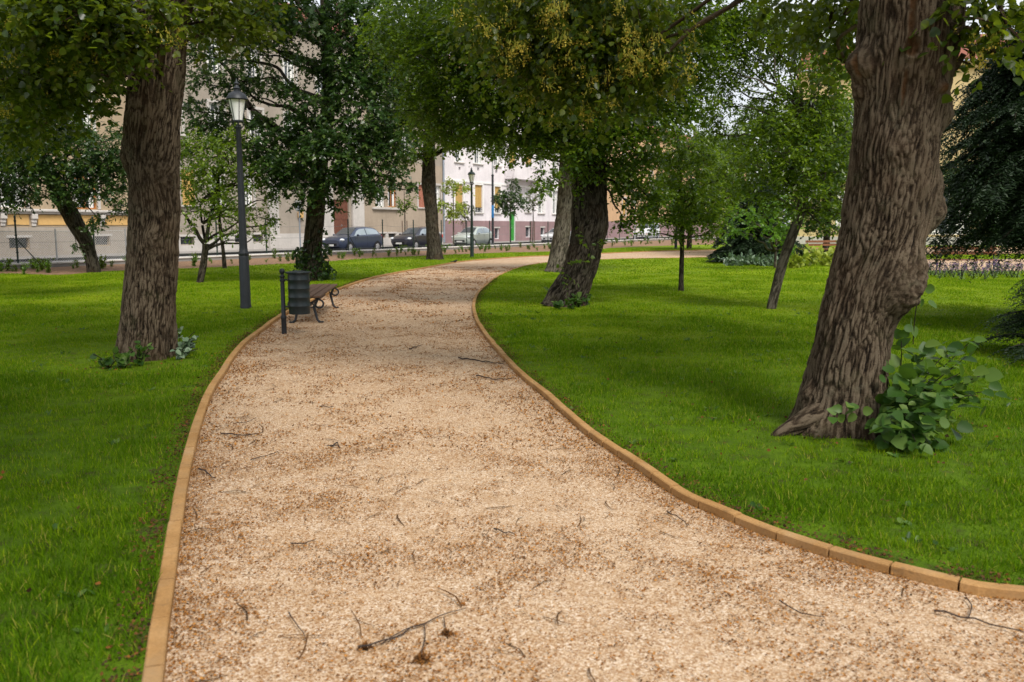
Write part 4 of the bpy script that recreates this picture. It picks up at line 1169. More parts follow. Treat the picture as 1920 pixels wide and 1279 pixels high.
    # wheels
    for wx in (.74 * sx, L - .72 * sx):
        for sd in (-1, 1):
            wy = g(wx, W) - .09
            ar = MB(); ar.tube([(wx - L / 2, sd * (wy + .085), .31), (wx - L / 2, sd * (wy + .093), .31)], .345, 22); ar.build('wheel_arch', M['black'], o)
            wl = MB(); wl.tube([(wx - L / 2, sd * (wy - .09), .30), (wx - L / 2, sd * (wy - .08), .30), (wx - L / 2, sd * (wy + .09), .30), (wx - L / 2, sd * (wy + .10), .30)], [.27, .30, .30, .27], 24)
            wo = wl.build('wheel', M['tyre'], o)
            rm = MB(); rm.tube([(wx - L / 2, sd * (wy + .095), .30), (wx - L / 2, sd * (wy + .104), .30)], .19, 20)
            for q in range(5):
                an = q * 2 * math.pi / 5; rm.tube([(wx - L / 2, sd * (wy + .108), .30), (wx - L / 2 + .17 * math.cos(an), sd * (wy + .108), .30 + .17 * math.sin(an))], [.03, .02], 5)
            rm.build('rim', M['rim'], wo)
    for sd in (-1, 1):
        h = MB(); h.box((.27 * sx - L / 2, sd * (g(.27 * sx, W) - .13), (.72 if style != 'van' else .86) * sz), (.46, .28, .17), -sd * .35, .075)
        me_c = h.build('headlight', M['lamp_lens'], o)
        if style in ('van', 'sedan'):
            am = MB(); am.box((.20 * sx - L / 2, sd * (g(.2 * sx, W) + .0), .66 * sz), (.14, .06, .10), 0, .015); am.build('indicator', M['amber'], o)
        tl = MB(); x1 = L - .12; tl.box((x1 - L / 2, sd * (g(x1, W) - .06), .86 * sz), (.16, .16, .26 * sz), 0, .04); tl.build('tail_light', M['tail'], o)
    gr = MB(); gr.box((-L / 2 - .005, 0, .47), (.05, .9 * sy, .14), 0, .03); gr.box((-L / 2 + .03, 0, .63 * sz), (.05, .6 * sy, .07), 0, .02); gr.build('grille', M['black'], o)
    pl = MB(); pl.box((-L / 2 - .035, 0, .42), (.02, .5, .11)); pl.build('number_plate', M['plate'], o)
    return o
def paint(name, c): 
    m = mat(name, c, .28, .35, .6); b = m.node_tree.nodes['Principled BSDF']; b.inputs['Coat Weight'].default_value = .6; b.inputs['Coat Roughness'].default_value = .06; return m
CO = 5.5
car('blue grey hatchback parked behind the ivy covered tree', 662, 450, CO, paint('blue grey paint', (.035, .05, .095)))
car('dark charcoal car parked behind the slim trunk, between blue hatchback and silver car', 782, 450, CO, paint('charcoal paint', (.024, .026, .042)), (1.08, 1.04, 1.03))
car('pale silver green small hatchback parked behind the distant green lamp post', 887, 450, CO, paint('silver green paint', (.50, .56, .51)), (1.0, 1.02, 1.05))
car('white saloon car parked partly behind the leaning trunk', 1046, 440, CO, paint('white car paint', (.72, .73, .74)), (1, 1, 1), 'sedan')
car('white van parked in front of the orange house', 1212, 435, CO, paint('white van paint', (.74, .75, .75)), (1, 1, 1), 'van', 'parked_van')

# ================================================================== STREET FURNITURE
def lantern(px, py, H, label, m):
    p = gp(px, py, .03)
    o = thing('street_lamp', label, 'street lamp', tuple(p), 0, 'lantern posts along the path')
    s = H / 4.35; b = MB()
    b.lathe([(.105, -.04), (.105, .05), (.098, .08), (.090, 1.02), (.086, 1.03), (.100, 1.05), (.100, 1.09), (.080, 1.12), (.075, 1.2), (.058, 2.4), (.046, 3.45), (.058, 3.47), (.046, 3.5), (.05, 3.52)], 20)
    for v in range(len(b.v)): b.v[v] = (b.v[v][0], b.v[v][1], b.v[v][2] * s)
    post = b.build('post', m, o)
    fl = MB()
    for k in range(12):
        a = k * math.pi / 6; fl.tube([(.092 * math.cos(a), .092 * math.sin(a), .12 * s), (.087 * math.cos(a), .087 * math.sin(a), 1. * s)], .008, 5)
    fl.build('fluting', m, post)
    z = 3.5 * s
    ar = MB()
    for k in range(4):
        a = k * math.pi / 2 + .4; ar.tube([(.045 * math.cos(a), .045 * math.sin(a), z - .06), (.09 * math.cos(a), .09 * math.sin(a), z), (.085 * math.cos(a), .085 * math.sin(a), z + .07)], .010, 5)
    ar.lathe([(.085, z + .06), (.1, z + .07), (.1, z + .09), (.085, z + .1)], 20); ar.build('bracket', m, o)
    gl = MB(); gl.lathe([(.085, z + .1), (.10, z + .2), (.155, z + .46), (.16, z + .47)], 6 * 4); ln = gl.build('lantern', M['frost'], o)
    rb = MB()
    for k in range(6):
        a = k * math.pi / 3; rb.tube([(.088 * math.cos(a), .088 * math.sin(a), z + .1), (.163 * math.cos(a), .163 * math.sin(a), z + .47)], .007, 5)
    rb.build('glazing_bar', m, ln)
    cp = MB(); cp.lathe([(.19, z + .465), (.2, z + .48), (.19, z + .51), (.15, z + .575), (.085, z + .615), (.06, z + .63), (.06, z + .66), (.075, z + .675), (.045, z + .7), (.03, z + .74), (.05, z + .765), (.02, z + .80), (.006, z + .86)], 24); cp.build('cap', m, o)
    return o
lantern(461, 578, 4.27, 'tall anthracite lantern post on the lawn right of the large left trunk', M['iron'])
lantern(885, 481.5, 4.6, 'distant dark green lantern post on the lawn in front of the silver green car', M['iron_green'])
lantern(1267, 466.5, 4.6, 'lantern post standing behind the round crowned young tree by the far path', M['iron'])

def bin_():
    p = gp(533, 626, 0.); o = thing('litter_bin', 'dark green grey cylindrical litter bin hung on a ball topped post by the path', 'litter bin', tuple(p))
    b = MB(); b.lathe([(.038, -.02), (.038, .22), (.045, .235), (.045, .26), (.032, .28), (.03, .84), (.038, .85), (.038, .87), (.022, .885), (.022, .895), (.036, .91), (.042, .935), (.036, .96), (.02, .975), (.004, .98)], 18); b.build('post', M['iron'], o)
    c = (.235, .03, 0)
    d = MB(); pr = [(.150, .30), (.155, .302), (.158, .33)]
    for h in (.42, .55, .68, .81): pr += [(.158, h - .010), (.1625, h - .004), (.1625, h + .004), (.158, h + .010)]
    pr += [(.158, .895), (.163, .90)]
    d.lathe(pr, 36, c); body = d.build('bin_body', M['bin'], o)
    e = MB(); e.lathe([(.15, .904), (.186, .906), (.190, .916), (.186, .926), (.05, .945), (.01, .947)], 36, c); e.build('lid', M['bin'], o)
    k = MB()
    for h in (.80, .40): k.tube([(0, 0, h), (.05, .005, h + .01), (.085, .012, h)], .012, 6)
    k.lathe([(.034, .78), (.041, .785), (.041, .815), (.034, .82)], 14); k.build('bracket', M['iron'], o)
    hd = MB(); hd.tube([(c[0] + .155, c[1] - .02, .76), (c[0] + .185, c[1] - .03, .80), (c[0] + .20, c[1] - .03, .86)], .008, 6); hd.build('latch', M['iron'], o)
    return o
bin_()

def bench_end(w, sd, with_back):
    """cast iron end frame in the local xz plane"""
    b = MB(); h = .43
    def arc(cx, cz, r, a0, a1, n=10): return [(cx + r * math.cos(a0 + (a1 - a0) * i / n), 0, cz + r * math.sin(a0 + (a1 - a0) * i / n)) for i in range(n + 1)]
    b.tube([(-w, 0, h - .03), (-w * .5, 0, h), (0, 0, h - .015), (w * .5, 0, h), (w, 0, h - .03)], .018, 7)
    for s in (-1, 1):
        b.tube([(s * (w - .03), 0, h - .03), (s * (w - .10), 0, .26), (s * (w - .05), 0, .05), (s * (w + .0), 0, .0)], [.02, .026, .02, .024], 7)
        b.tube(arc(s * (w - .01), h - .115, .066, math.pi * .5, math.pi * .5 - s * math.pi * 1.45, 14), [.016] * 15, 6)
        b.tube([(s * (w - .10), 0, .27), (s * .1, 0, .35), (0, 0, .31)], .013, 6)
        b.box((s * (w + .01), 0, .012), (.09, .05, .024), 0, .006)
    b.lathe([(.03, 0), (.04, .01), (.03, .02)], 10, (0, 0, .31))
    if with_back:
        b.tube([(w - .03, 0, h - .03), (w + .05, 0, .62), (w + .13, 0, .88)], [.022, .02, .016], 7)
        b.tube([(w + .05, 0, .62), (w * .3, 0, .68), (-w * .8, 0, .66), (-w, 0, .6)] + arc(-w + .06, .58, .06, math.pi * .9, math.pi * 2.4, 8), .015, 6)
    return b
def backless():
    f0 = gp(601, 605, 0); f1 = gp(630, 577.5, 0); f2 = gp(539, 608, 0)
    ax = f1 - f0; L = np.linalg.norm(ax); an = math.atan2(ax[1], ax[0]) - math.pi / 2
    wid = .46; perp = np.array([-math.cos(an), -math.sin(an), 0]); c = (f0 + f1) / 2 + perp * wid / 2
    o = thing('park_bench', 'backless park bench with brown slats and iron legs behind the litter bin', 'bench', tuple(c), an, 'park benches')
    for k in range(4):
        s = MB(); s.box((-.195 + .13 * k, 0, .445 + (.006 if k in (1, 2) else 0)), (.112, L + .36, .036), 0, .006); s.build('slat', M['slat'], o)
    for y in (-L / 2, L / 2):
        b = bench_end(.23, 1, False); b.v = [(a, q + y, z) for a, q, z in b.v]; b.build('leg_frame', M['iron'], o)
    r = MB(); r.box((0, 0, .26), (.07, L, .03), 0, .005); r.build('stretcher', M['slat'], o)
backless()
def backed(px, py, rz, label):
    c = gp(px, py, .035)
    o = thing('park_bench', label, 'bench', tuple(c), rz, 'park benches'); L = 1.8
    for k in range(4): s = MB(); s.box((-.19 + .125 * k, 0, .445), (.105, L + .2, .035), 0, .006); s.build('slat', M['slat_red'], o)
    for k in range(2): s = MB(); s.box((.285 + .05 * k, 0, .66 + .16 * k), (.03, L + .2, .11), 0, .006); s.build('back_slat', M['slat_red'], o)
    for y in (-L / 2, L / 2): b = bench_end(.23, 1, True); b.v = [(a, q + y, z) for a, q, z in b.v]; b.build('leg_frame', M['iron'], o)
backed(1812, 512, R(80), 'reddish brown bench with backrest behind the lavender, beside the dark conifer')
backed(1532, 484, R(-70), 'distant bench with scrolled iron arms between the slanting trunk and the big trunk')

def street_pole(px, off, z1, label, m1, m2, zmid, sign=None):
    u = onplane(px, 455, off)[0]; p = st(u, off, .0); o = thing('street_pole', label, 'pole', tuple(p), RZ)
    b = MB(); b.lathe([(.085, 0), (.08, zmid), (.10, zmid + .02), (.10, zmid + .1), (.06, zmid + .14)], 12); b.build('lower_post', m1, o)
    b = MB(); b.lathe([(.058, zmid + .12), (.045, z1)], 12); b.tube([(0, 0, z1 - .02), (0, -.3, z1 + .3), (0, -1.2, z1 + .42)], .035, 8); b.build('upper_post', m2, o)
    h = MB(); h.box((0, -1.4, z1 + .42), (.22, .6, .12), 0, .04); h.build('lamp_head', m2, o)
    if sign:
        s = MB(); s.lathe([(.088, 2.2), (.092, 2.21), (.092, 3.1), (.088, 3.11)], 14); s.build('band', plain('blue band', (.02, .16, .42), .5), o)
street_pole(924, 1.9, 8.2, 'tall grey street light pole with blue band before the white house', M['iron'], M['steel'], 5.2, True)
street_pole(1190, 1.9, 8.0, 'tall silver street light pole by the white van', M['steel'], M['steel'], 3.2)
def sign_post():
    u = onplane(563, 455, 1.6)[0]; p = st(u, 1.6, .1); o = thing('sign_post', 'thin blue grey sign post with round sign left of the ivy covered trunk', 'sign post', tuple(p), RZ)
    b = MB(); b.tube([(0, 0, 0), (0, 0, 2.6)], .038, 10); b.build('post', M['gutter'], o)
    s = MB(); s.tube([(0, .045, 2.55), (0, .06, 2.55)], .3, 24); s.build('sign_plate', M['steel'], o)
sign_post()
def bird():
    p = gp(853, 494, .03); o = thing('blackbird', 'small black bird standing on the lawn edge by the distant path bend', 'bird', tuple(p), R(20))
    C = [(-.10, 0, .085), (-.06, 0, .085), (-.02, 0, .085), (.03, 0, .095), (.06, 0, .115), (.085, 0, .135), (.105, 0, .137), (.118, 0, .133)]
    b = MB(); b.tube(C, [.008, .024, .036, .038, .030, .024, .020, .006], 12); b.tube([(-.08, 0, .085), (-.15, 0, .075), (-.20, 0, .07)], [.018, .016, .012], 8)
    for s in (-1, 1): b.tube([(.0, s * .012, .06), (.005, s * .014, .02), (.0, s * .014, .0)], .004, 5)
    b.build('body', M['bird'], o); k = MB(); k.tube([(.115, 0, .133), (.14, 0, .128)], [.006, .001], 6); k.build('beak', M['beak'], o)
bird()

# ================================================================== TREES
def base_of(px, py): return gp(px, py, .02)
# --- large left lime
YA = gp(270, 676, .03)[1] + .25
t = Tree('lime_tree', 'large straight lime with deeply furrowed bark on the left lawn', base_of(270, 676), M['leaf_lime'], HEART, .085, 21, 'old lime trees')
C, Rr = px_trunk([(700, 214, 334), (672, 214, 333), (640, 219, 333), (600, 223, 333), (540, 229, 334), (470, 235, 337), (400, 239, 341), (330, 238, 341), (280, 229, 341), (240, 230, 341), (200, 235, 344), (150, 238, 350), (110, 244, 352), (60, 246, 352)], YA, [(-3.95, YA, 4.6, .30)])
C[0][2] = -.05
Rr = [r * .93 for r in Rr]
t.trunk(C, Rr, 300, .014, .026, 30, .72, flare=.06, flare_n=7, burls=((2.45, math.pi * 1.08, .16, .045), (2.25, math.pi * 1.75, .2, .03), (1.5, 5.1, .12, .02)))
for (a, b, r) in (((250, 80), (205, -60), .13), ((300, 80), (330, -70), .17), ((330, 70), (420, -70), .10)): t.pieces.append(limb(vp(*a, YA), vp(*b, YA - .2) + np.array([0, 0, .6]), r, r * .6, .1, 5 + a[0], 26))
for q in ((50, 20, 8.6, .62), (140, 60, 8.8, .62), (30, 130, 9.4, .66), (110, 140, 9.8, .6), (200, 50, 8.8, .5), (60, 230, 10.5, .55), (190, 130, 10.4, .42), (150, 5, 8.4, .5), (235, 10, 9, .35)): t.pc(*q, cov=2.5)
for q in ((315, 25, 9.0, .22), (302, 75, 9.1, .19), (395, 20, 10.2, .5), (460, 30, 10.6, .45), (260, 120, 9.3, .17)): t.pc(*q, cov=2.1, tint=.12)
t.dome((-4.3, YA + .5, 6.6), (3.4, 3.2, 2.2), 26, 1.0, 4.9, cov=.8, size=.12)
for q in ((60, 40, 8.6, .5), (310, 60, 9.0, .22), (30, 160, 9.4, .4), (150, 60, 8.8, .4)): t.blossoms(vp(*q[:3]), q[3] * 1.1, 90 if q[3] > .3 else 60)
tA = t.done(M['bark'])
def base_shoots(parent, spots, size, seed, m=M['leaf_sucker'], name='basal_shoots', n=26):
    rg = np.random.default_rng(seed); LV = Leaves(); st_ = MB(); o0 = np.array(parent.location)
    for (px, py, h, dx) in spots:
        b = gp(px, py, .03)
        for k in range(5):
            e = b + np.array([dx * rg.uniform(.2, 1) + rg.normal(0, .08), rg.normal(0, .12), h * rg.uniform(.5, 1.05)])
            C = smooth_curve([b, (b + e) / 2 + np.array([0, 0, h * .18]), e], .06); st_.tube([p - o0 for p in C], [.005] * len(C), 5)
            nn = n // 5 + 1; tt = rg.uniform(.15, 1, nn); P = np.array([C[int(x * (len(C) - 1))] for x in tt])
            d = rg.normal(size=(nn, 3)) + np.array([dx * .8, -.6, .1]); nr = np.array([0, -.5, 1.]) + rg.normal(size=(nn, 3)) * .4
            LV.add(leaf_arrays(P, d, nr, size * rg.uniform(.6, 1.2, nn), HEART, rg.uniform(0, 1, nn), rg))
    o = LV.build(name, m, parent); st_.build('stem', M['bark_young'], o); return o
base_shoots(tA, [(205, 690, .17, -.05), (235, 690, .2, .0), (262, 686, .30, .05), (225, 688, .15, .1)], .085, 2)
base_shoots(tA, [(338, 668, .33, .15), (345, 665, .25, .22), (340, 672, .15, .1)], .085, 3, M['leaf_silver'])

# --- large right lime with burls
YB = gp(1580, 818, .03)[1] + .28
t = Tree('lime_tree', 'massive leaning lime with burls and scars at the right edge of the lawn', base_of(1585, 818), M['leaf_lime'], HEART, .085, 22, 'old lime trees')
C, Rr = px_trunk([(850, 1490, 1668), (815, 1496, 1666), (780, 1501, 1664), (740, 1507, 1662), (700, 1515, 1662), (650, 1526, 1668), (600, 1536, 1676), (550, 1549, 1692), (500, 1562, 1712), (450, 1573, 1728), (400, 1581, 1742), (350, 1587, 1752), (300, 1592, 1757), (250, 1598, 1762), (200, 1604, 1772), (150, 1604, 1782), (100, 1606, 1788), (50, 1609, 1794), (0, 1611, 1797)], YB, [(3.12, YB, 4.0, .42), (3.15, YB, 4.9, .40)])
C[0][2] = -.08
# burl: (distance up the trunk, angle about it, radius, height); angle 0 = +x (right), 3pi/2 = towards the camera
def bs(py): return np.interp(vp(1650, py, YB)[2] + .08, [0, 4], [0, 4.06])
t.trunk(C, Rr, 320, .013, .024, 32, .8, flare=.13, flare_n=5, burls=((bs(520), 5.5, .23, .12), (bs(545), 5.2, .12, .04), (bs(398), .0, .12, .11), (bs(355), 6.2, .15, .07), (bs(215), 6.15, .12, .06), (bs(130), 3.3, .12, .11), (bs(180), 3.2, .08, .05), (bs(60), 5.9, .2, .04), (bs(178), 5.2, .06, .035), (bs(290), 4.4, .10, .025), (bs(745), 3.35, .10, .06), (bs(815), 3.6, .2, .12), (bs(825), 5.5, .18, .05)),
        scars=((bs(50), 4.38, .028, .26, .02), (bs(112), 4.44, .05, .07, .025), (bs(185), 4.35, .018, .13, .012), (bs(135), 3.42, .02, .08, .01), (bs(215), 6.1, .03, .04, .008), (bs(178), 5.2, .04, .04, -.01)))
for (a, b, r) in (((1670, -160), (1560, -420), .2), ((1720, -120), (1860, -400), .24), ((1690, -120), (1690, -420), .2)): t.pieces.append(limb(vp(*a, YB), vp(*b, YB), r, r * .55, .05, a[0], 26))
p0 = vp(1452, 806, YB - .25); p0[2] = .0
t.pieces.append(trunk_np([vp(1560, 765, YB - .12), vp(1505, 792, YB - .22), p0 + np.array([0, 0, .02]), p0 + np.array([-.12, -.05, -.06])], [.13, .085, .04, .02], 40, .02, .02, 16, 3.1))
t.pieces.append(limb(vp(1775, 150, YB - .1), vp(1812, 95, YB - .15), .035, .02, 0, 77, 14))
# hanging flowering boughs, reaching left over the path
for q in ((930, 30, 8.3, .42), (1010, 60, 8.2, .5), (1085, 80, 8.2, .5), (1160, 100, 8.1, .46), (1215, 60, 8, .45), (985, 110, 8.4, .36), (1060, 150, 8.2, .35), (1140, 165, 8.1, .26), (1230, 130, 8.0, .3), (1120, 20, 8.2, .5), (1040, -10, 8.2, .5)): 
    t.pc(*q, cov=2.3, tint=.08, droop=.7, size=.07, branch=(q[0] in (1160, 1215, 1140)), br=.035); t.blossoms(vp(*q[:3]) - np.array([0, .15, .05]), q[3] * 1.1, int(330 * q[3]))
for q in ((1850, 30, 6.2, .26), (1825, 95, 6.3, .17), (1890, 20, 6.0, .20), (1810, 20, 6.1, .2), (1870, 70, 6.2, .13), (1560, 60, 8.8, .42), (1590, 100, 8.4, .18), (1580, 10, 8.2, .35), (1500, 10, 9.5, .5)): t.pc(*q, cov=1.9, droop=.6)
t.blossoms(vp(1820, 80, 6.2), .16, 30); t.blossoms(vp(1850, 40, 6.1), .2, 25)
t.dome((2.6, YB + 1.0, 7.0), (4.2, 3.6, 2.0), 26, 1.1, 5.4, cov=.75, size=.13)
tB = t.done(M['bark'])
# basal shoots at the right of the trunk
def shoots_B():
    rg = np.random.default_rng(8); LV = Leaves(); sm_ = MB(); o0 = np.array(tB.location)
    b0 = gp(1668, 815, .03)
    tips = [(1690, 640, 6.55), (1720, 690, 6.3), (1780, 655, 6.5), (1820, 640, 6.7), (1850, 700, 6.5), (1800, 700, 6.2), (1830, 740, 6.3), (1760, 730, 6.0), (1720, 740, 5.95), (1790, 770, 6.05), (1700, 780, 5.85), (1740, 800, 5.8), (1690, 820, 5.75), (1760, 830, 5.85), (1720, 835, 5.7), (1690, 720, 6.1), (1780, 800, 6.0), (1840, 735, 6.6), (1660, 800, 5.8), (1735, 665, 6.5), (1810, 670, 6.4), (1660, 700, 6.3), (1745, 770, 5.9)]
    for k, q in enumerate(tips):
        e = vp(*q); mid = (b0 + e) / 2 + np.array([0, -.05, .10]); C = smooth_curve([b0 + rg.normal(size=3) * np.array([.08, .1, 0]), mid, e], .04)
        sm_.tube([p - o0 for p in C], np.linspace(.007, .003, len(C)).tolist(), 5)
        nn = 26; tt = np.linspace(.22, 1, nn); P = np.array([C[int(x * (len(C) - 1))] for x in tt]) + rg.normal(size=(nn, 3)) * .055
        ax = norm((e - mid)[None, :])[0]; sd = np.cross(ax, [0, 0, 1.])
        d = ax[None, :] * .5 + sd[None, :] * np.where(np.arange(nn) % 2, 1, -1)[:, None] + rg.normal(size=(nn, 3)) * .35 + np.array([.1, -.35, -.15]); nr = np.array([0, -.45, 1.]) + rg.normal(size=(nn, 3)) * .45
        LV.add(leaf_arrays(P, d, nr, .118 * rg.uniform(.45, 1.15, nn), HEART, rg.uniform(0, 1, nn), rg))
    # a leafy sprig on the front of the trunk and a thin shoot above
    for (px, py, n) in ((1570, 775, 4), (1590, 768, 4), (1612, 768, 3)):
        P = np.array([vp(px, py, YB - .52)] * n) + rg.normal(size=(n, 3)) * np.array([.05, .015, .03]); d = rg.normal(size=(n, 3)) + np.array([0, -.3, -.3]); LV.add(leaf_arrays(P, d, np.array([0, -1., .6]) + rg.normal(size=(n, 3)) * .2, .085 * rg.uniform(.8, 1.1, n), HEART, rg.uniform(.4, 1, n), rg))
    C = smooth_curve([vp(1712, 645, 6.5), vp(1715, 600, 6.5), vp(1722, 555, 6.5), vp(1730, 530, 6.45)], .04); sm_.tube([p - o0 for p in C], [.004] * len(C), 5)
    P = np.array([vp(1707, 605, 6.5), vp(1712, 612, 6.5), vp(1735, 540, 6.45), vp(1728, 560, 6.5), vp(1740, 565, 6.45), vp(1706, 625, 6.5)]); n = len(P)
    LV.add(leaf_arrays(P, rg.normal(size=(n, 3)) * .6 + np.array([.3, 0, -.6]), rg.normal(size=(n, 3)) * .4 + np.array([.5, -1, .3]), .085 * rg.uniform(.8, 1.1, n), HEART, rg.uniform(.2, .8, n), rg))
    o = LV.build('basal_shoots', M['leaf_sucker'], tB); sm_.build('stem', M['bark_young'], o)
shoots_B()

# --- leaning middle lime with two fused stems
YC = gp(1060, 574, .03)[1] + .2
t = Tree('lime_tree', 'leaning lime with two fused stems beside the path on the middle lawn', base_of(1060, 574), M['leaf_mid'], HEART, .072, 23, 'old lime trees')
C, Rr = px_trunk([(590, 1016, 1098), (572, 1020, 1096), (550, 1030, 1102), (525, 1046, 1112), (500, 1056, 1122), (470, 1063, 1130), (440, 1068, 1138), (420, 1078, 1143), (380, 1088, 1140), (340, 1094, 1138), (300, 1096, 1136), (250, 1098, 1136), (190, 1100, 1136)], YC, [(1.9, YC, 5.2, .24)])
C[0][2] = -.05
t.trunk(C, Rr, 200, .022, .032, 24, .55, flare=.14, flare_n=5)
C2, R2 = px_trunk([(440, 1070, 1104), (410, 1070, 1106), (370, 1072, 1108), (330, 1070, 1106), (280, 1066, 1100), (220, 1056, 1088), (150, 1045, 1075)], YC - .12, [(.8, YC - .1, 5.3, .14)])
t.trunk(C2, R2, 120, .025, .028, 24, .5)
for q in ((845, 245, 17, .42), (900, 235, 16.6, .6), (960, 225, 16.5, .62), (1010, 265, 16.3, .45), (1050, 225, 16.4, .6), (1110, 215, 15.8, .6), (1160, 235, 16, .65), (1220, 225, 16.3, .6), (1085, 285, 15.8, .35), (1170, 300, 16.6, .5), (1215, 300, 17, .42), (1185, 355, 17, .38), (1200, 405, 17, .34), (1235, 370, 17, .33), (985, 190, 16.2, .6), (870, 180, 16.6, .7), (800, 200, 17, .6), (930, 140, 16, .8), (820, 110, 16.5, .8), (900, 60, 16, .9), (760, 60, 17, .9), (1020, 120, 16, .8), (1120, 120, 16, .8), (1200, 140, 16, .8), (1280, 110, 16.5, .75), (1060, 30, 16, .9), (1180, 40, 16, .9), (1290, 40, 16.5, .8), (1290, 190, 16.6, .6), (1165, 420, 16.9, .16), (1350, 60, 17, .55)): t.pc(*q, cov=2.5)
t.pc(1085, 320, 16.3, .3, cov=1.6, branch=False); t.pc(1120, 270, 16.2, .3, cov=1.6, branch=False)
for (px, py, r) in ((1075, 490, .11), (1090, 445, .1), (1100, 330, .16), (1078, 360, .12), (1055, 515, .10), (1130, 455, .1)): t.clump(vp(px, py, YC - .42), r, cov=1.6, size=.09, branch=False)
t.dome((1.4, YC + .3, 7.2), (3.6, 3.4, 2.2), 26, 1.1, 5.4, cov=.8, size=.14)
tC = t.done(M['bark_dark'])
base_shoots(tC, [(1030, 570, .35, .05), (1045, 580, .2, .0), (1085, 576, .3, .05), (1072, 580, .22, 0), (1097, 572, .25, .1)], .10, 4, M['leaf_sucker'])
# --- grey trunk behind it
YD = gp(1042, 510, .03)[1] + .2
t = Tree('lime_tree', 'pale grey barked lime directly behind the leaning two stemmed lime', base_of(1042, 510), M['leaf_mid'], RHOMB, .14, 24, 'old lime trees')
C, Rr = px_trunk([(518, 1020, 1062), (505, 1024, 1062), (480, 1029, 1065), (440, 1036, 1070), (400, 1042, 1074), (350, 1045, 1078), (300, 1048, 1080), (240, 1052, 1082)], YD, [(3.0, YD, 6.5, .22)]); C[0][2] = -.05
t.trunk(C, Rr, 120, .04, .024, 22, .5, flare=.1)
for q in ((1030, 330, 28.5, .55), (1015, 355, 28, .40), (1000, 260, 29, 1.0), (950, 270, 29.5, .9), (1090, 240, 29, 1.3), (1170, 330, 29, .9), (1160, 200, 30, 1.5), (1240, 220, 30, 1.4), (1010, 190, 29, 1.5), (1130, 110, 30, 2.), (1010, 80, 30, 2.), (1240, 90, 30, 1.8)): t.pc(*q, cov=2.2, size=.15)
t.done(M['bark_grey'])
# --- ivy footed tree behind the bench
YE = gp(590, 526, .03)[1] + .2
t = Tree('maple_tree', 'dark maple with an ivy covered foot behind the park bench', base_of(590, 526), M['leaf_dark'], MAPLE, .118, 25)
C, Rr = px_trunk([(535, 562, 606), (520, 564, 605), (490, 565, 604), (450, 569, 605), (410, 573, 609), (370, 577, 611), (330, 583, 613), (280, 592, 618), (220, 600, 628), (150, 604, 630), (80, 602, 624), (0, 600, 618)], YE, [(-5.4, YE, 9.5, .12)]); C[0][2] = -.05
t.trunk(C, Rr, 130, .04, .026, 24, .3, flare=.06)
t.pieces.append(limb(vp(590, 315, YE), vp(560, 280, YE - .2), .12, .11, .02, 31, 16)); t.pieces.append(limb(vp(560, 280, YE - .2), vp(470, 205, YE - .3), .11, .08, .03, 32, 16)); t.pieces.append(limb(vp(470, 205, YE - .3), vp(400, 100, YE), .08, .04, .05, 33, 12))
for q in ((500, 275, 24, .62), (545, 310, 23.8, .62), (575, 355, 23.6, .48), (525, 345, 24, .45), (620, 330, 23.6, .62), (665, 345, 23.8, .5), (690, 300, 24, .7), (735, 330, 24.2, .5), (640, 262, 23.6, .7), (560, 235, 24, .6), (600, 200, 24, .7), (690, 225, 24, .8), (740, 270, 24.3, .6), (665, 165, 24, .75), (720, 150, 24.5, .8), (640, 110, 24, .6), (700, 80, 24.5, .8), (660, 30, 24.5, .8), (540, 170, 24, .4), (755, 210, 25, .6), (620, 385, 24, .26), (490, 235, 24.6, .45), (560, 385, 24.3, .2), (770, 350, 24.5, .22), (590, 280, 23.3, .6), (650, 300, 23.3, .5), (700, 350, 23.6, .4), (510, 310, 23.6, .45), (620, 140, 24.6, .6), (570, 270, 24.8, .6), (700, 260, 24.8, .7), (480, 300, 24.4, .4)): t.pc(*q, cov=2.9)
for q in ((360, 90, 25, .6), (380, 240, 25, .5), (430, 260, 25, .5), (640, 60, 24, .6), (580, 120, 24.4, .5), (600, 60, 24.6, .5), (430, 130, 24.5, .65), (470, 90, 25, .6), (530, 90, 25, .55), (410, 60, 25, .7), (560, 30, 25, .7), (500, 20, 25, .6), (430, 200, 25, .5), (380, 150, 25, .5), (350, 40, 25, .6), (450, 170, 25.2, .6), (500, 150, 25, .6), (520, 50, 25.2, .6), (400, 230, 25.2, .6), (355, 200, 25.2, .5), (460, 20, 25.2, .7), (350, 280, 25, .5)): t.pc(*q, cov=1.9, tint=.08, size=.10)
t.dome((-5.6, YE, 9.5), (4.2, 3.5, 2.4), 16, 1.3, 7.6, cov=.8, size=.17)
tE = t.done(M['bark_dark'])
iv = Leaves(); rg = np.random.default_rng(5)
for (px, py, r, n) in ((585, 505, .52, 420), (600, 520, .5, 320), (570, 480, .32, 200), (600, 470, .3, 160), (585, 455, .22, 70), (610, 535, .3, 120), (603, 435, .13, 25), (585, 425, .14, 25)):
    u = norm(rg.normal(size=(n, 3))); c = vp(px, py, YE - .08); P = c + u * np.array([r, r * .9, r * .9]) * rg.uniform(.6, 1, n)[:, None] ** .5
    iv.add(leaf_arrays(P, u * .6 + rg.normal(size=(n, 3)) * .5 + np.array([0, -.2, -.5]), u + rg.normal(size=(n, 3)) * .4, .10 * rg.uniform(.6, 1.2, n), HEART, rg.uniform(0, .8, n), rg))
iv.build('ivy', M['leaf_dark'], tE)
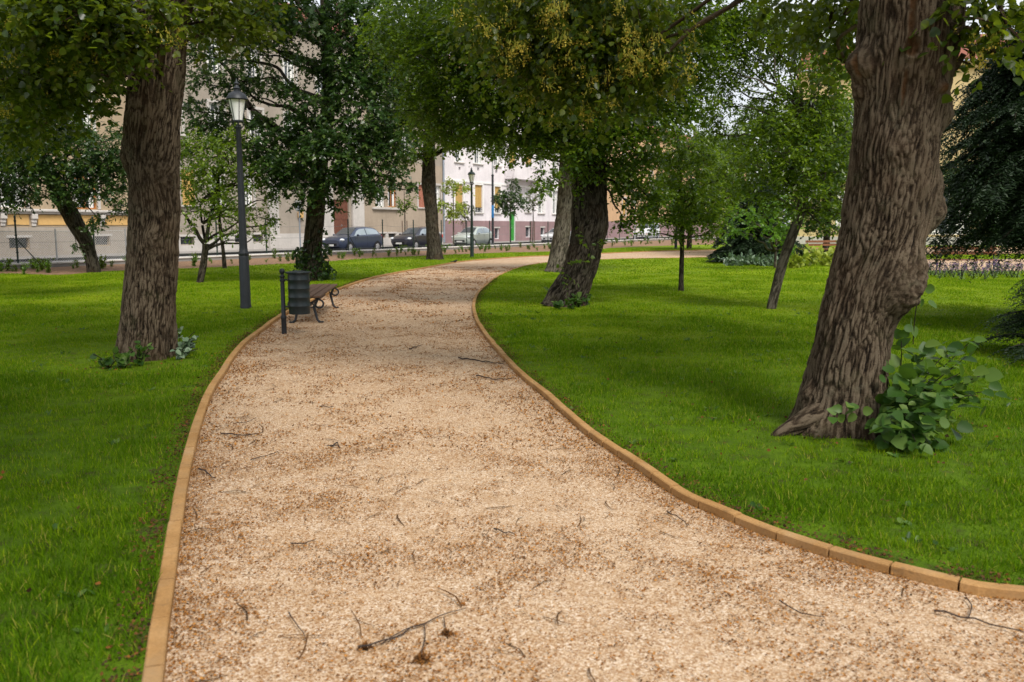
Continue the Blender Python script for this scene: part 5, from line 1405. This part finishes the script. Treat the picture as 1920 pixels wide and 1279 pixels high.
# --- slim trunk in front of the cars
YF = gp(815, 487, .03)[1] + .2
t = Tree('lime_tree', 'slim brown trunked lime standing in front of the parked charcoal car', base_of(815, 487), M['leaf_mid'], RHOMB, .16, 26, 'old lime trees')
C, Rr = px_trunk([(492, 799, 833), (484, 800, 831), (465, 800, 828), (430, 798, 823), (400, 797, 822), (370, 793, 819), (345, 789, 818), (320, 790, 817), (290, 791, 816), (230, 796, 818)], YF, [(-3.6, YF, 9.5, .22)]); C[0][2] = -.05
t.trunk(C, Rr, 110, .05, .024, 20, .5, flare=.08)
for q in ((770, 270, 39.5, 1.0), (815, 255, 39.5, 1.1), (850, 255, 39.5, .9), (885, 262, 39, .7), (740, 215, 40, 1.4), (800, 190, 39.5, 1.6), (860, 190, 40, 1.5), (910, 200, 40, 1.3), (760, 120, 40, 2.2), (850, 110, 40, 2.2), (930, 110, 40, 2.), (700, 130, 40, 1.8), (780, 20, 40, 2.4), (880, 20, 40, 2.4), (770, 300, 39.5, .5), (745, 290, 39, .6), (930, 262, 39, .55), (965, 262, 39, .5)): t.pc(*q, cov=2.3, size=.17)
t.done(M['bark_dark'])
# --- leaning tree at far left
YG = gp(172, 511, .03)[1] + .2
t = Tree('walnut_tree', 'dark tree leaning to the left before the ornate house', base_of(172, 511), M['leaf_dark'], OVAL, .14, 27)
C, Rr = px_trunk([(516, 162, 190), (505, 163, 188), (480, 158, 182), (450, 146, 174), (420, 126, 158), (395, 112, 145), (370, 99, 130), (335, 82, 110), (290, 62, 86)], YG, [(-17.6, YG, 6.5, .12)]); C[0][2] = -.05
t.trunk(C, Rr, 60, .06, .022, 11, .55)
for q in ((20, 330, 28, 1.15), (75, 345, 28, .9), (130, 345, 28.4, .75), (180, 345, 28.6, .7), (215, 365, 28.6, .5), (40, 280, 28, 1.3), (110, 290, 28.4, 1.2), (180, 300, 28.6, .9), (215, 310, 29, .8), (0, 240, 28.5, 1.3), (80, 235, 28.5, 1.1), (0, 375, 27.6, .55), (45, 372, 28, .35), (185, 410, 28.9, .34), (165, 430, 28.8, .28), (145, 460, 28.8, .2), (-60, 330, 28, 1.4), (-60, 230, 28, 1.8), (0, 170, 28.5, 1.6), (140, 370, 28.8, .5), (215, 330, 29, .7), (200, 280, 29, .8), (225, 390, 29.2, .35), (150, 250, 29, .7), (225, 250, 29.4, .5)): t.pc(*q, cov=2.9)
t.done(M['bark_dark'])
YG2 = 18.
t = Tree('lime_tree', 'dark boughs hanging into the top left corner above the leaning dark tree', (-15.5, YG2, .02), M['leaf_dark'], HEART, .13, 41, 'old lime trees')
t.trunk([(-15.5, YG2, -.05), (-15.4, YG2, 2), (-15.2, YG2, 4.5), (-15, YG2, 7)], [.38, .32, .29, .2], 60, .06, .025, 12, .4)
for q in ((20, 190, 17, .75), (90, 180, 17.4, .6), (60, 110, 17, .8), (150, 90, 17.6, .55), (0, 60, 17, 1.), (100, 20, 17.5, .9), (185, 20, 18, .6), (150, 160, 18, .35), (190, 100, 18.4, .5), (120, 230, 18, .5), (40, 240, 17.6, .6), (190, 200, 19, .32)): t.pc(*q, cov=2.4)
t.dome((-14.5, YG2, 7.2), (3.8, 3, 2), 12, 1.3, 5.2, cov=1.4, size=.17)
t.done(M['bark_dark'])
t = Tree('lime_tree', 'unseen lime added behind the viewpoint to shade the near left lawn', (-4.2, -2.6, .02), M['leaf_dark'], HEART, .14, 42, 'old lime trees')
t.trunk([(-4.2, -2.6, -.05), (-4.1, -2.5, 2), (-3.7, -2.1, 4.2), (-3.2, -1.6, 6.5)], [.36, .3, .27, .18], 60, .06, .02, 24, .45)
t.dome((-1.9, .2, 7.2), (2.3, 3.8, 1.3), 26, 1.0, 5.9, cov=1.3, size=.16)  # unseen tree, added; crown placed and stretched to cast shade on near lawn
t.done(M['bark_dark'])
# --- small multi-stemmed tree and sapling by the lamp
YH = gp(375, 530, .03)[1]
t = Tree('young_tree', 'small forked tree with thin dark stems between the big left trunk and the lamp', base_of(375, 530), M['leaf_mid'], OVAL, .115, 28)
C, Rr = px_trunk([(533, 367, 381), (500, 374, 388), (470, 379, 391), (455, 379, 392)], YH); t.trunk(C, Rr, 26, .05, .01, 16, .8)
for a, b, r in (((384, 458), (362, 425), .065), ((362, 425), (338, 392), .05), ((386, 456), (379, 420), .05), ((379, 420), (375, 380), .035), ((388, 456), (396, 400), .065), ((396, 400), (412, 330), .05), ((412, 330), (425, 290), .03)): t.pieces.append(limb(vp(*a, YH), vp(*b, YH), r, r * .75, .02, a[0] + b[1], 12)); t.attach.append(vp(*b, YH))
for q in ((372, 320, 23.5, .55), (430, 300, 23.6, .6), (400, 360, 23.4, .5), (470, 330, 24, .5), (355, 390, 23.4, .38), (430, 400, 23.5, .4), (480, 400, 24, .38), (360, 430, 23.5, .22), (410, 435, 23.6, .22), (455, 440, 23.8, .25), (495, 440, 24, .25), (385, 270, 23.8, .55), (450, 255, 24, .5), (500, 370, 24.4, .35), (350, 340, 23.5, .5), (390, 320, 23.4, .5), (450, 340, 23.8, .5), (415, 290, 23.6, .5), (345, 270, 23.8, .5), (490, 320, 24.2, .4), (430, 370, 23.6, .4), (385, 400, 23.5, .3), (510, 410, 24.4, .3)): t.pc(*q, cov=1.9, tint=.22)
t.done(M['bark_dark'])
YI = gp(421, 503, .03)[1]
t = Tree('young_tree', 'slender sapling with a single stem just left of the lamp post', base_of(421, 503), M['leaf_mid'], OVAL, .14, 29)
C, Rr = px_trunk([(505, 417, 426), (470, 415, 422), (440, 411, 418), (400, 407, 413), (350, 408, 412), (300, 410, 413)], YI); t.trunk(C, Rr, 16, .08, .006, 16, .5)
for q in ((415, 380, 31.5, .6), (450, 390, 31.5, .6), (430, 340, 31.5, .8), (480, 430, 31.5, .45), (390, 350, 31.6, .6), (440, 430, 31.4, .35)): t.pc(*q, cov=1.1, tint=.1)
t.done(M['bark_dark'])
# --- round crowned young tree on right lawn
YJ = gp(1277, 546, .03)[1]
t = Tree('young_tree', 'young tree with round crown and thin straight stem in the middle of the right lawn', base_of(1277, 546), M['leaf_mid'], OVAL, .105, 30)
C, Rr = px_trunk([(551, 1271, 1283), (530, 1272, 1282), (480, 1274, 1283), (420, 1274, 1284), (360, 1272, 1280), (300, 1270, 1276), (250, 1270, 1274)], YJ); t.trunk(C, Rr, 26, .05, .006, 18, .35)
for q in ((1280, 330, 20.3, .62), (1235, 360, 20.2, .5), (1325, 355, 20.4, .55), (1260, 400, 20.1, .42), (1310, 405, 20.2, .45), (1350, 400, 20.4, .36), (1225, 405, 20.4, .32), (1290, 435, 20.1, .22), (1335, 435, 20.3, .22), (1290, 275, 20.3, .5), (1330, 290, 20.5, .45), (1240, 300, 20.5, .4), (1375, 360, 20.6, .3), (1265, 440, 20.4, .16), (1230, 430, 20.5, .16), (1210, 380, 20.4, .3), (1365, 330, 20.5, .35), (1300, 370, 20., .5)): t.pc(*q, cov=2.9, tint=.1)
t.done(M['bark_dark'])
# --- slanting trunk
YK = gp(1443, 579, .03)[1]
t = Tree('young_tree', 'small tree with a bare slanting trunk between the young tree and the massive lime', base_of(1443, 579), M['leaf_mid'], OVAL, .10, 33)
C, Rr = px_trunk([(590, 1435, 1455), (570, 1438, 1457), (530, 1448, 1467), (490, 1458, 1478), (450, 1472, 1492), (420, 1484, 1503), (400, 1492, 1510), (360, 1500, 1514), (300, 1508, 1518), (230, 1512, 1518)], YK); C[0][2] = -.03
t.trunk(C, Rr, 44, .04, .010, 14, .55)
for q in ((1420, 300, 16, .42), (1465, 330, 15.8, .42), (1500, 285, 15.8, .5), (1545, 330, 15.9, .42), (1560, 260, 16, .5), (1575, 390, 15.6, .22), (1545, 395, 15.8, .25), (1440, 380, 15.9, .28), (1470, 240, 16, .5), (1520, 215, 16, .5), (1575, 190, 16, .45), (1430, 235, 16.4, .32), (1530, 150, 16, .5), (1470, 175, 16.4, .35), (1585, 310, 15.8, .35), (1480, 395, 15.7, .2), (1520, 360, 15.6, .35), (1480, 300, 15.6, .4), (1400, 350, 16.4, .35), (1560, 430, 15.7, .14)): t.pc(*q, cov=2.8, tint=.1)
for q in ((1480, 110, 17, .45), (1440, 50, 17, .45), (1520, 80, 16.6, .5), (1430, 140, 17, .22), (1400, 30, 17, .5), (1570, 130, 16, .4), (1360, 110, 17, .5), (1420, 95, 17, .5), (1390, 150, 17.2, .36), (1360, 190, 17.5, .35), (1440, 200, 17.2, .4), (1335, 235, 18, .42), (1400, 262, 18, .4), (1380, 60, 17.4, .5), (1490, 60, 17, .5), (1420, 40, 18, .5), (1350, 150, 18, .4), (1330, 60, 18, .5), (1410, 215, 18, .35)): t.pc(*q, cov=2.7, tint=.12, size=.085, br=.022)
t.done(M['bark_young'])
# --- pale stemmed bright maple before the yew
YN = gp(1453, 502, .03)[1]
t = Tree('young_maple', 'young bright green maple with a thin pale stem before the dark yew', base_of(1453, 502), M['leaf_bright'], MAPLE, .15, 34)
C, Rr = px_trunk([(505, 1450, 1456), (470, 1452, 1457), (430, 1455, 1459), (390, 1457, 1460)], YN); t.trunk(C, Rr, 14, .08, .004, 18, .3)
for q in ((1430, 400, 31, .55), (1470, 390, 31, .6), (1450, 430, 31, .45), (1475, 430, 31.2, .45), (1410, 420, 31, .35), (1480, 460, 31.3, .35), (1500, 410, 31.2, .4), (1385, 400, 31.4, .5), (1370, 430, 31.8, .4)): t.pc(*q, cov=1.6)
t.done(M['bark_young'])

# --- conifers
def needle_spray(LV, rg, p0, d, L, n, size, droop):
    """a flat drooping branchlet with needles to both sides"""
    p0 = np.array(p0); d = np.array(d) / np.linalg.norm(d); t = np.linspace(0, 1, n)
    base = p0 + d * (L * t)[:, None]; base[:, 2] -= droop * L * t ** 2
    sd = np.cross(d, [0, 0, 1.]); sd /= np.linalg.norm(sd) + 1e-9
    for s in (-1, 1):
        ld = d * .55 + sd * s + rg.normal(size=(n, 3)) * .25 + np.array([0, 0, -.25])
        LV.add(leaf_arrays(base + rg.normal(size=(n, 3)) * .004, ld, np.array([0, 0, 1.]) + rg.normal(size=(n, 3)) * .5, size * rg.uniform(.6, 1.15, n) * (1.1 - .5 * t), NARROW_W, np.clip(.3 + .4 * t + rg.normal(0, .2, n), 0, 1), rg))
NARROW_W = (np.array([(0, 0, 0), (-.17, .35, .04), (-.12, .75, 0), (0, 1, -.03), (.12, .75, 0), (.17, .35, .04)]), [(0, 3, 2, 1), (0, 5, 4, 3)])
def conifer(name, label, base, H, Rb, z0, whorl, seed, m, size, cat='tree', spr=9, curve=.35, xmax=None, pw=.75, fill=0):
    t = Tree(name, label, base, m, NARROW, size, seed, None, cat); b = np.array(base); rg = t.rng
    t.trunk([b + np.array([0, 0, -.05]), b + np.array([.02, 0, H * .5]), b + np.array([0, 0, H])], [.16 * H / 6 + .04, .1 * H / 6 + .02, .015], 24, .08, .012, 14)
    z = z0
    while z < H - .15:
        k = rg.integers(5, 8); rad = Rb * (1 - (z - z0) / (H - z0)) ** pw * rg.uniform(.85, 1.15)
        for i in range(k):
            a = rg.uniform(0, 2 * np.pi); L = rad * rg.uniform(.7, 1.1); dr = np.array([math.cos(a), math.sin(a), .12])
            c0 = b + np.array([0, 0, z]); e = c0 + dr * L - np.array([0, 0, curve * L])
            if xmax is not None and c0[0] + dr[0] * L < xmax - 4.2: continue
            t.pieces.append(limb(c0, e, .03, .006, .25, seed * 3 + int(z * 50) + i, 5))
            ns = max(4, int(spr * 1.6 * L))
            for q in np.linspace(.18, 1, ns):
                p = c0 + dr * L * q; p[2] += .25 * L * .5 * math.sin(q * math.pi) - curve * L * q
                for s in (-1, 1):
                    an = a + s * rg.uniform(.35, 1.1); ll = (.16 + .34 * (1 - q) * L * .6 + .12) * rg.uniform(.7, 1.2)
                    needle_spray(t.LV, rg, p, [math.cos(an), math.sin(an), -.15], min(ll, .7), 13, size, .5)
        z += whorl * rg.uniform(.8, 1.2)
    for i in range(fill):
        a = rg.uniform(0, 2 * np.pi); zz = rg.uniform(0, 1); r = Rb * (1 - zz) ** pw * rg.uniform(.25, 1.05) * (1 + .22 * math.sin(3 * a + zz * 9))
        p = b + np.array([math.cos(a) * r, math.sin(a) * r, z0 - curve * r * .9 + zz * (H - z0)])
        needle_spray(t.LV, rg, p, [math.cos(a + rg.normal(0, .5)), math.sin(a + rg.normal(0, .5)), -.55], rg.uniform(.25, .55), 13, size, .5)
    return t.done(M['bark_dark'])
cb = vp(1985, 470, 13.5); conifer('yew_tree', 'tall dark conifer with drooping branches at the right edge', (cb[0] + .22, 13.5, .02), 5.15, 2.2, 1.72, .085, 51, M['needle'], .085, spr=11, curve=.32, pw=.30, fill=6500)
cb = gp(1975, 672, .03); conifer('yew_shrub', 'low dark conifer shrub at the right edge near the basal shoots', (cb[0] + .12, cb[1], .02), 1.25, 1.0, .12, .12, 52, M['needle'], .05, 'shrub', spr=12, curve=.1)
cb = gp(1420, 493, .03); conifer('yew_shrub', 'broad dark yew bush behind the round crowned young tree', (cb[0], cb[1], .02), 3.6, 2.0, .3, .14, 53, M['needle'], .16, 'shrub', spr=6, curve=.25, fill=700)

# --- backdrop trees closing the park at the right
for k, (px, Y, H, r, lab, m) in enumerate(((1365, 52, 8.2, 2.6, 'mid green street tree left of the sky gap, behind the round crowned young tree', 'leaf_mid'), (1450, 46, 8.5, 3.0, 'full green tree behind the bright young maple', 'leaf_mid'), (1545, 44, 8.8, 2.8, 'dark tree seen between the slanting trunk and the massive lime', 'leaf_dark'), (1850, 52, 8.5, 2.6, 'distant dark tree hidden behind the tall conifer', 'leaf_dark'), (1290, 60, 8.5, 2.6, 'street tree in front of the orange house', 'leaf_mid'))):
    x = (px - 960) / F * Y; t = Tree('park_tree', lab, (x, Y, .02), M[m], RHOMB, .2, 60 + k, 'trees behind the right lawn')
    t.trunk([(x, Y, -.05), (x + .05, Y, 1.8), (x, Y, H * .7)], [.2, .16, .06], 20, .12, .02, 10, .3)
    t.dome((x, Y, H * .54), (r, r, H * .34), 24, r * .42, 1.4, cov=1.9)
    t.done(M['bark_dark'])
# --- young street trees
for k, (px, off, H, zc, r, lab, m) in enumerate(((759, 8.6, 5.0, 3.4, .95, 'thin young street tree with sparse crown between the blue and charcoal cars', 'leaf_mid'), (850, 1.4, 4.9, 3.4, 1.25, 'young street tree with yellowish leaves before the white house corner', 'leaf_yellow'), (872, 8.6, 3.8, 2.8, .8, 'thin young street tree with brownish leaves behind the silver green car', 'leaf_brown'), (957, 1.4, 4.7, 3.5, 1.35, 'dense round headed street tree in front of the green door', 'leaf_dark'), (999, 1.4, 4.2, 3.3, .75, 'spindly street tree with brownish leaves right of the green door', 'leaf_brown'))):
    u = onplane(px, 440, off)[0]; p = st(u, off, .1); t = Tree('street_tree', lab, tuple(p), M[m], RHOMB, .19, 80 + k, 'young street trees')
    t.trunk([p, p + np.array([.03, 0, H * .5]), p + np.array([0, 0, H * .9])], [.055, .045, .02], 14, .1, .006, 14, .45)
    dens = {0: 1.0, 1: 1.5, 2: 1.0, 3: 2.6, 4: 1.1}[k]
    t.dome(p + np.array([0, 0, zc]), (r * .75, r * .75, r * .9), 9, r * .45, None, cov=dens)
    o = t.done(M['bark_young'])
    if off > 5 or k == 4:
        for dx in (-.3, .3):
            b = MB(); b.tube([(D[0] * dx, D[1] * dx, 0), (D[0] * dx, D[1] * dx, 1.9)], .03, 7); b.build('stake', M['slat'], o)

# --- planting in the bed and borders
def shrub_mesh(seed, h, r, n, tmpl, size, m, name, label, cat, loc, group, up=.5, flowers=None):
    rg = np.random.default_rng(seed); o = thing(name, label, cat, loc, rg.uniform(0, 6), group); LV = Leaves(); sb = MB(); FL = Leaves()
    for k in range(7):
        e = np.array([rg.normal(0, r * .45), rg.normal(0, r * .45), h * rg.uniform(.6, 1.05)]); C = smooth_curve([np.zeros(3), e * .5 + np.array([0, 0, h * .12]), e], .05); sb.tube(C, [.006] * len(C), 4)
        nn = n // 7; tt = rg.uniform(.12, 1, nn); P = np.array([C[int(x * (len(C) - 1))] for x in tt]) + rg.normal(size=(nn, 3)) * r * .10
        LV.add(leaf_arrays(P, rg.normal(size=(nn, 3)) + e / h * up, np.array([0, 0, 1.]) + rg.normal(size=(nn, 3)) * .5, size * rg.uniform(.6, 1.2, nn), tmpl, rg.uniform(0, 1, nn), rg))
        if flowers:
            nf = 16; P = np.array([C[-1]] * nf) + rg.normal(size=(nf, 3)) * np.array([.012, .012, .06]); FL.add(leaf_arrays(P, rg.normal(size=(nf, 3)) + np.array([0, 0, 1.]), rg.normal(size=(nf, 3)), .035 * rg.uniform(.7, 1.2, nf), OVAL, rg.uniform(0, 1, nf), rg))
    V0 = o.location.copy(); o.location = (0, 0, 0)
    lo = LV.build('foliage', m, o); sb.build('stem', M['bark_young'], o)
    if flowers: FL.build('flower', flowers, o)
    o.location = V0; return o
def dup(root, loc, rz, sc):
    r = root.copy(); COL.objects.link(r); r.location = loc; r.rotation_euler = (0, 0, rz); r.scale = (sc, sc, sc * random.uniform(.85, 1.15))
    for ch in root.children:
        c = ch.copy(); COL.objects.link(c); c.parent = r
    return r
be = np.array([p for p in bed_edge]); protos = []
lab_bed = ('small leafy green shrub planted in the brown mulch bed below the street wall', 'small yellow green shrub planted in the brown mulch bed below the street wall')
cnt = 0
for k, px in enumerate(np.r_[np.arange(10, 240, 22), np.arange(345, 480, 27), np.arange(500, 1310, 21)]):
    px += random.uniform(-6, 6)
    i = np.argmin(np.abs((960 + F * be[:, 0] / np.maximum(be[:, 1], 1)) - px) + (be[:, 1] < 5) * 1e4); e = be[i]
    dirn = e / np.linalg.norm(e[:2]); d_wall = ((e - st(0, 0)) @ NRM) / max(.2, -(dirn @ NRM))
    for rep in range(3 if px > 600 else 2):
        f = random.uniform(.15, .8); p = e + dirn * d_wall * f; z = .035 + .085 * f
        kind = 1 if (cnt % 2 == 1) else 0; p = p + D * random.uniform(-.8, .8)
        if len(protos) <= kind:
            pr = shrub_mesh(200 + kind, .5, .30, 110, OVAL, .10, (M['leaf_mid'], M['leaf_bright'])[kind], 'bed_shrub', lab_bed[kind], 'shrub', (p[0], p[1], z), ('green shrubs in the mulch bed', 'yellow green shrubs in the mulch bed')[kind]); protos.append(pr)
        else: dup(protos[kind], (p[0], p[1], z), random.uniform(0, 6), random.uniform(.35, 1.0))
        cnt += 1
# hostas, silver plants, lavender
pr = None
for k in range(11):
    p = gp(1490 + k * 8 + random.uniform(-2, 2), 498 + random.uniform(-7, 6), .03)
    if pr is None: pr = shrub_mesh(301, .45, .5, 90, HEART, .22, M['leaf_yellow'], 'hosta_plant', 'yellow green hosta clump in the border between slanting trunk and massive lime', 'plant', tuple(p), 'hostas in the border')
    else: dup(pr, tuple(p), random.uniform(0, 6), random.uniform(.7, 1.2))
pr = None
for k in range(11):
    p = gp(1368 + k * 9 + random.uniform(-2, 2), 497 + random.uniform(-2, 3), .03)
    if pr is None: pr = shrub_mesh(302, .35, .4, 80, OVAL, .2, M['leaf_silver'], 'silver_plant', 'silvery leaved plant at the foot of the broad dark yew bush', 'plant', tuple(p), 'silver plants below the yew')
    else: dup(pr, tuple(p), random.uniform(0, 6), random.uniform(.7, 1.2))
pr = None
for k in range(22):
    p = gp(1738 + k * 8.5 + random.uniform(-3, 3), 523 + random.uniform(-9, 3), .03)
    if pr is None: pr = shrub_mesh(303, .48, .32, 90, NARROW, .10, M['leaf_silver'], 'lavender_plant', 'flowering lavender plant in the row before the reddish brown bench', 'plant', tuple(p), 'lavender row', 1.6, M['lavender'])
    else: dup(pr, tuple(p), random.uniform(0, 6), random.uniform(.75, 1.2))

# ================================================================== LIGHT, SKY, CAMERA
SUN_EL, SUN_AZ = R(52), R(150)       # azimuth clockwise from +Y: behind the camera, to the right
w = bpy.data.worlds.new('World'); S.world = w; w.use_nodes = True
nt = w.node_tree; bg = nt.nodes['Background']
sky = nt.nodes.new('ShaderNodeTexSky'); sky.sky_type = 'NISHITA'; sky.sun_disc = False
sky.sun_elevation = SUN_EL; sky.sun_rotation = SUN_AZ; sky.air_density = 1.0; sky.dust_density = 4.0; sky.ozone_density = 1.0
mx = nt.nodes.new('ShaderNodeMix'); mx.data_type = 'RGBA'; mx.inputs[0].default_value = .7
nz = nt.nodes.new('ShaderNodeTexNoise'); nz.inputs['Scale'].default_value = 2.2; nz.inputs['Detail'].default_value = 6
rp = nt.nodes.new('ShaderNodeValToRGB'); rp.color_ramp.elements[0].position = .3; rp.color_ramp.elements[0].color = (6.6, 6.9, 7.4, 1); rp.color_ramp.elements[1].position = .7; rp.color_ramp.elements[1].color = (9.4, 9.3, 9.3, 1)
nt.links.new(nz.outputs['Fac'], rp.inputs[0]); nt.links.new(sky.outputs[0], mx.inputs[6]); nt.links.new(rp.outputs[0], mx.inputs[7]); nt.links.new(mx.outputs[2], bg.inputs[0])
bg.inputs[1].default_value = .10
sl = bpy.data.lights.new('sun', 'SUN'); sl.energy = 2.4; sl.angle = R(19); sl.color = (1, .95, .87)
so = bpy.data.objects.new('sun', sl); COL.objects.link(so)
dv = Vector((math.sin(SUN_AZ) * math.cos(SUN_EL), math.cos(SUN_AZ) * math.cos(SUN_EL), math.sin(SUN_EL)))
so.rotation_euler = dv.to_track_quat('Z', 'Y').to_euler(); so.location = (0, 0, 30)
cd = bpy.data.cameras.new('camera'); cam = bpy.data.objects.new('camera', cd); COL.objects.link(cam)
cd.sensor_width = 36; cd.lens = F / 1920 * 36; cd.clip_end = 3000; cd.clip_start = .05
cam.location = (0, 0, EYE); cam.rotation_euler = (math.pi / 2 - TH, 0, 0)
cd.dof.use_dof = True; cd.dof.focus_distance = 10.; cd.dof.aperture_fstop = 3.2
S.camera = cam
S.view_settings.view_transform = 'Standard'; S.view_settings.look = 'None'; S.view_settings.gamma = 1
S.view_settings.exposure = .58
S.cycles.max_bounces = 8; S.cycles.diffuse_bounces = 4; S.cycles.transmission_bounces = 6; S.cycles.glossy_bounces = 2
S.cycles.use_denoising = True
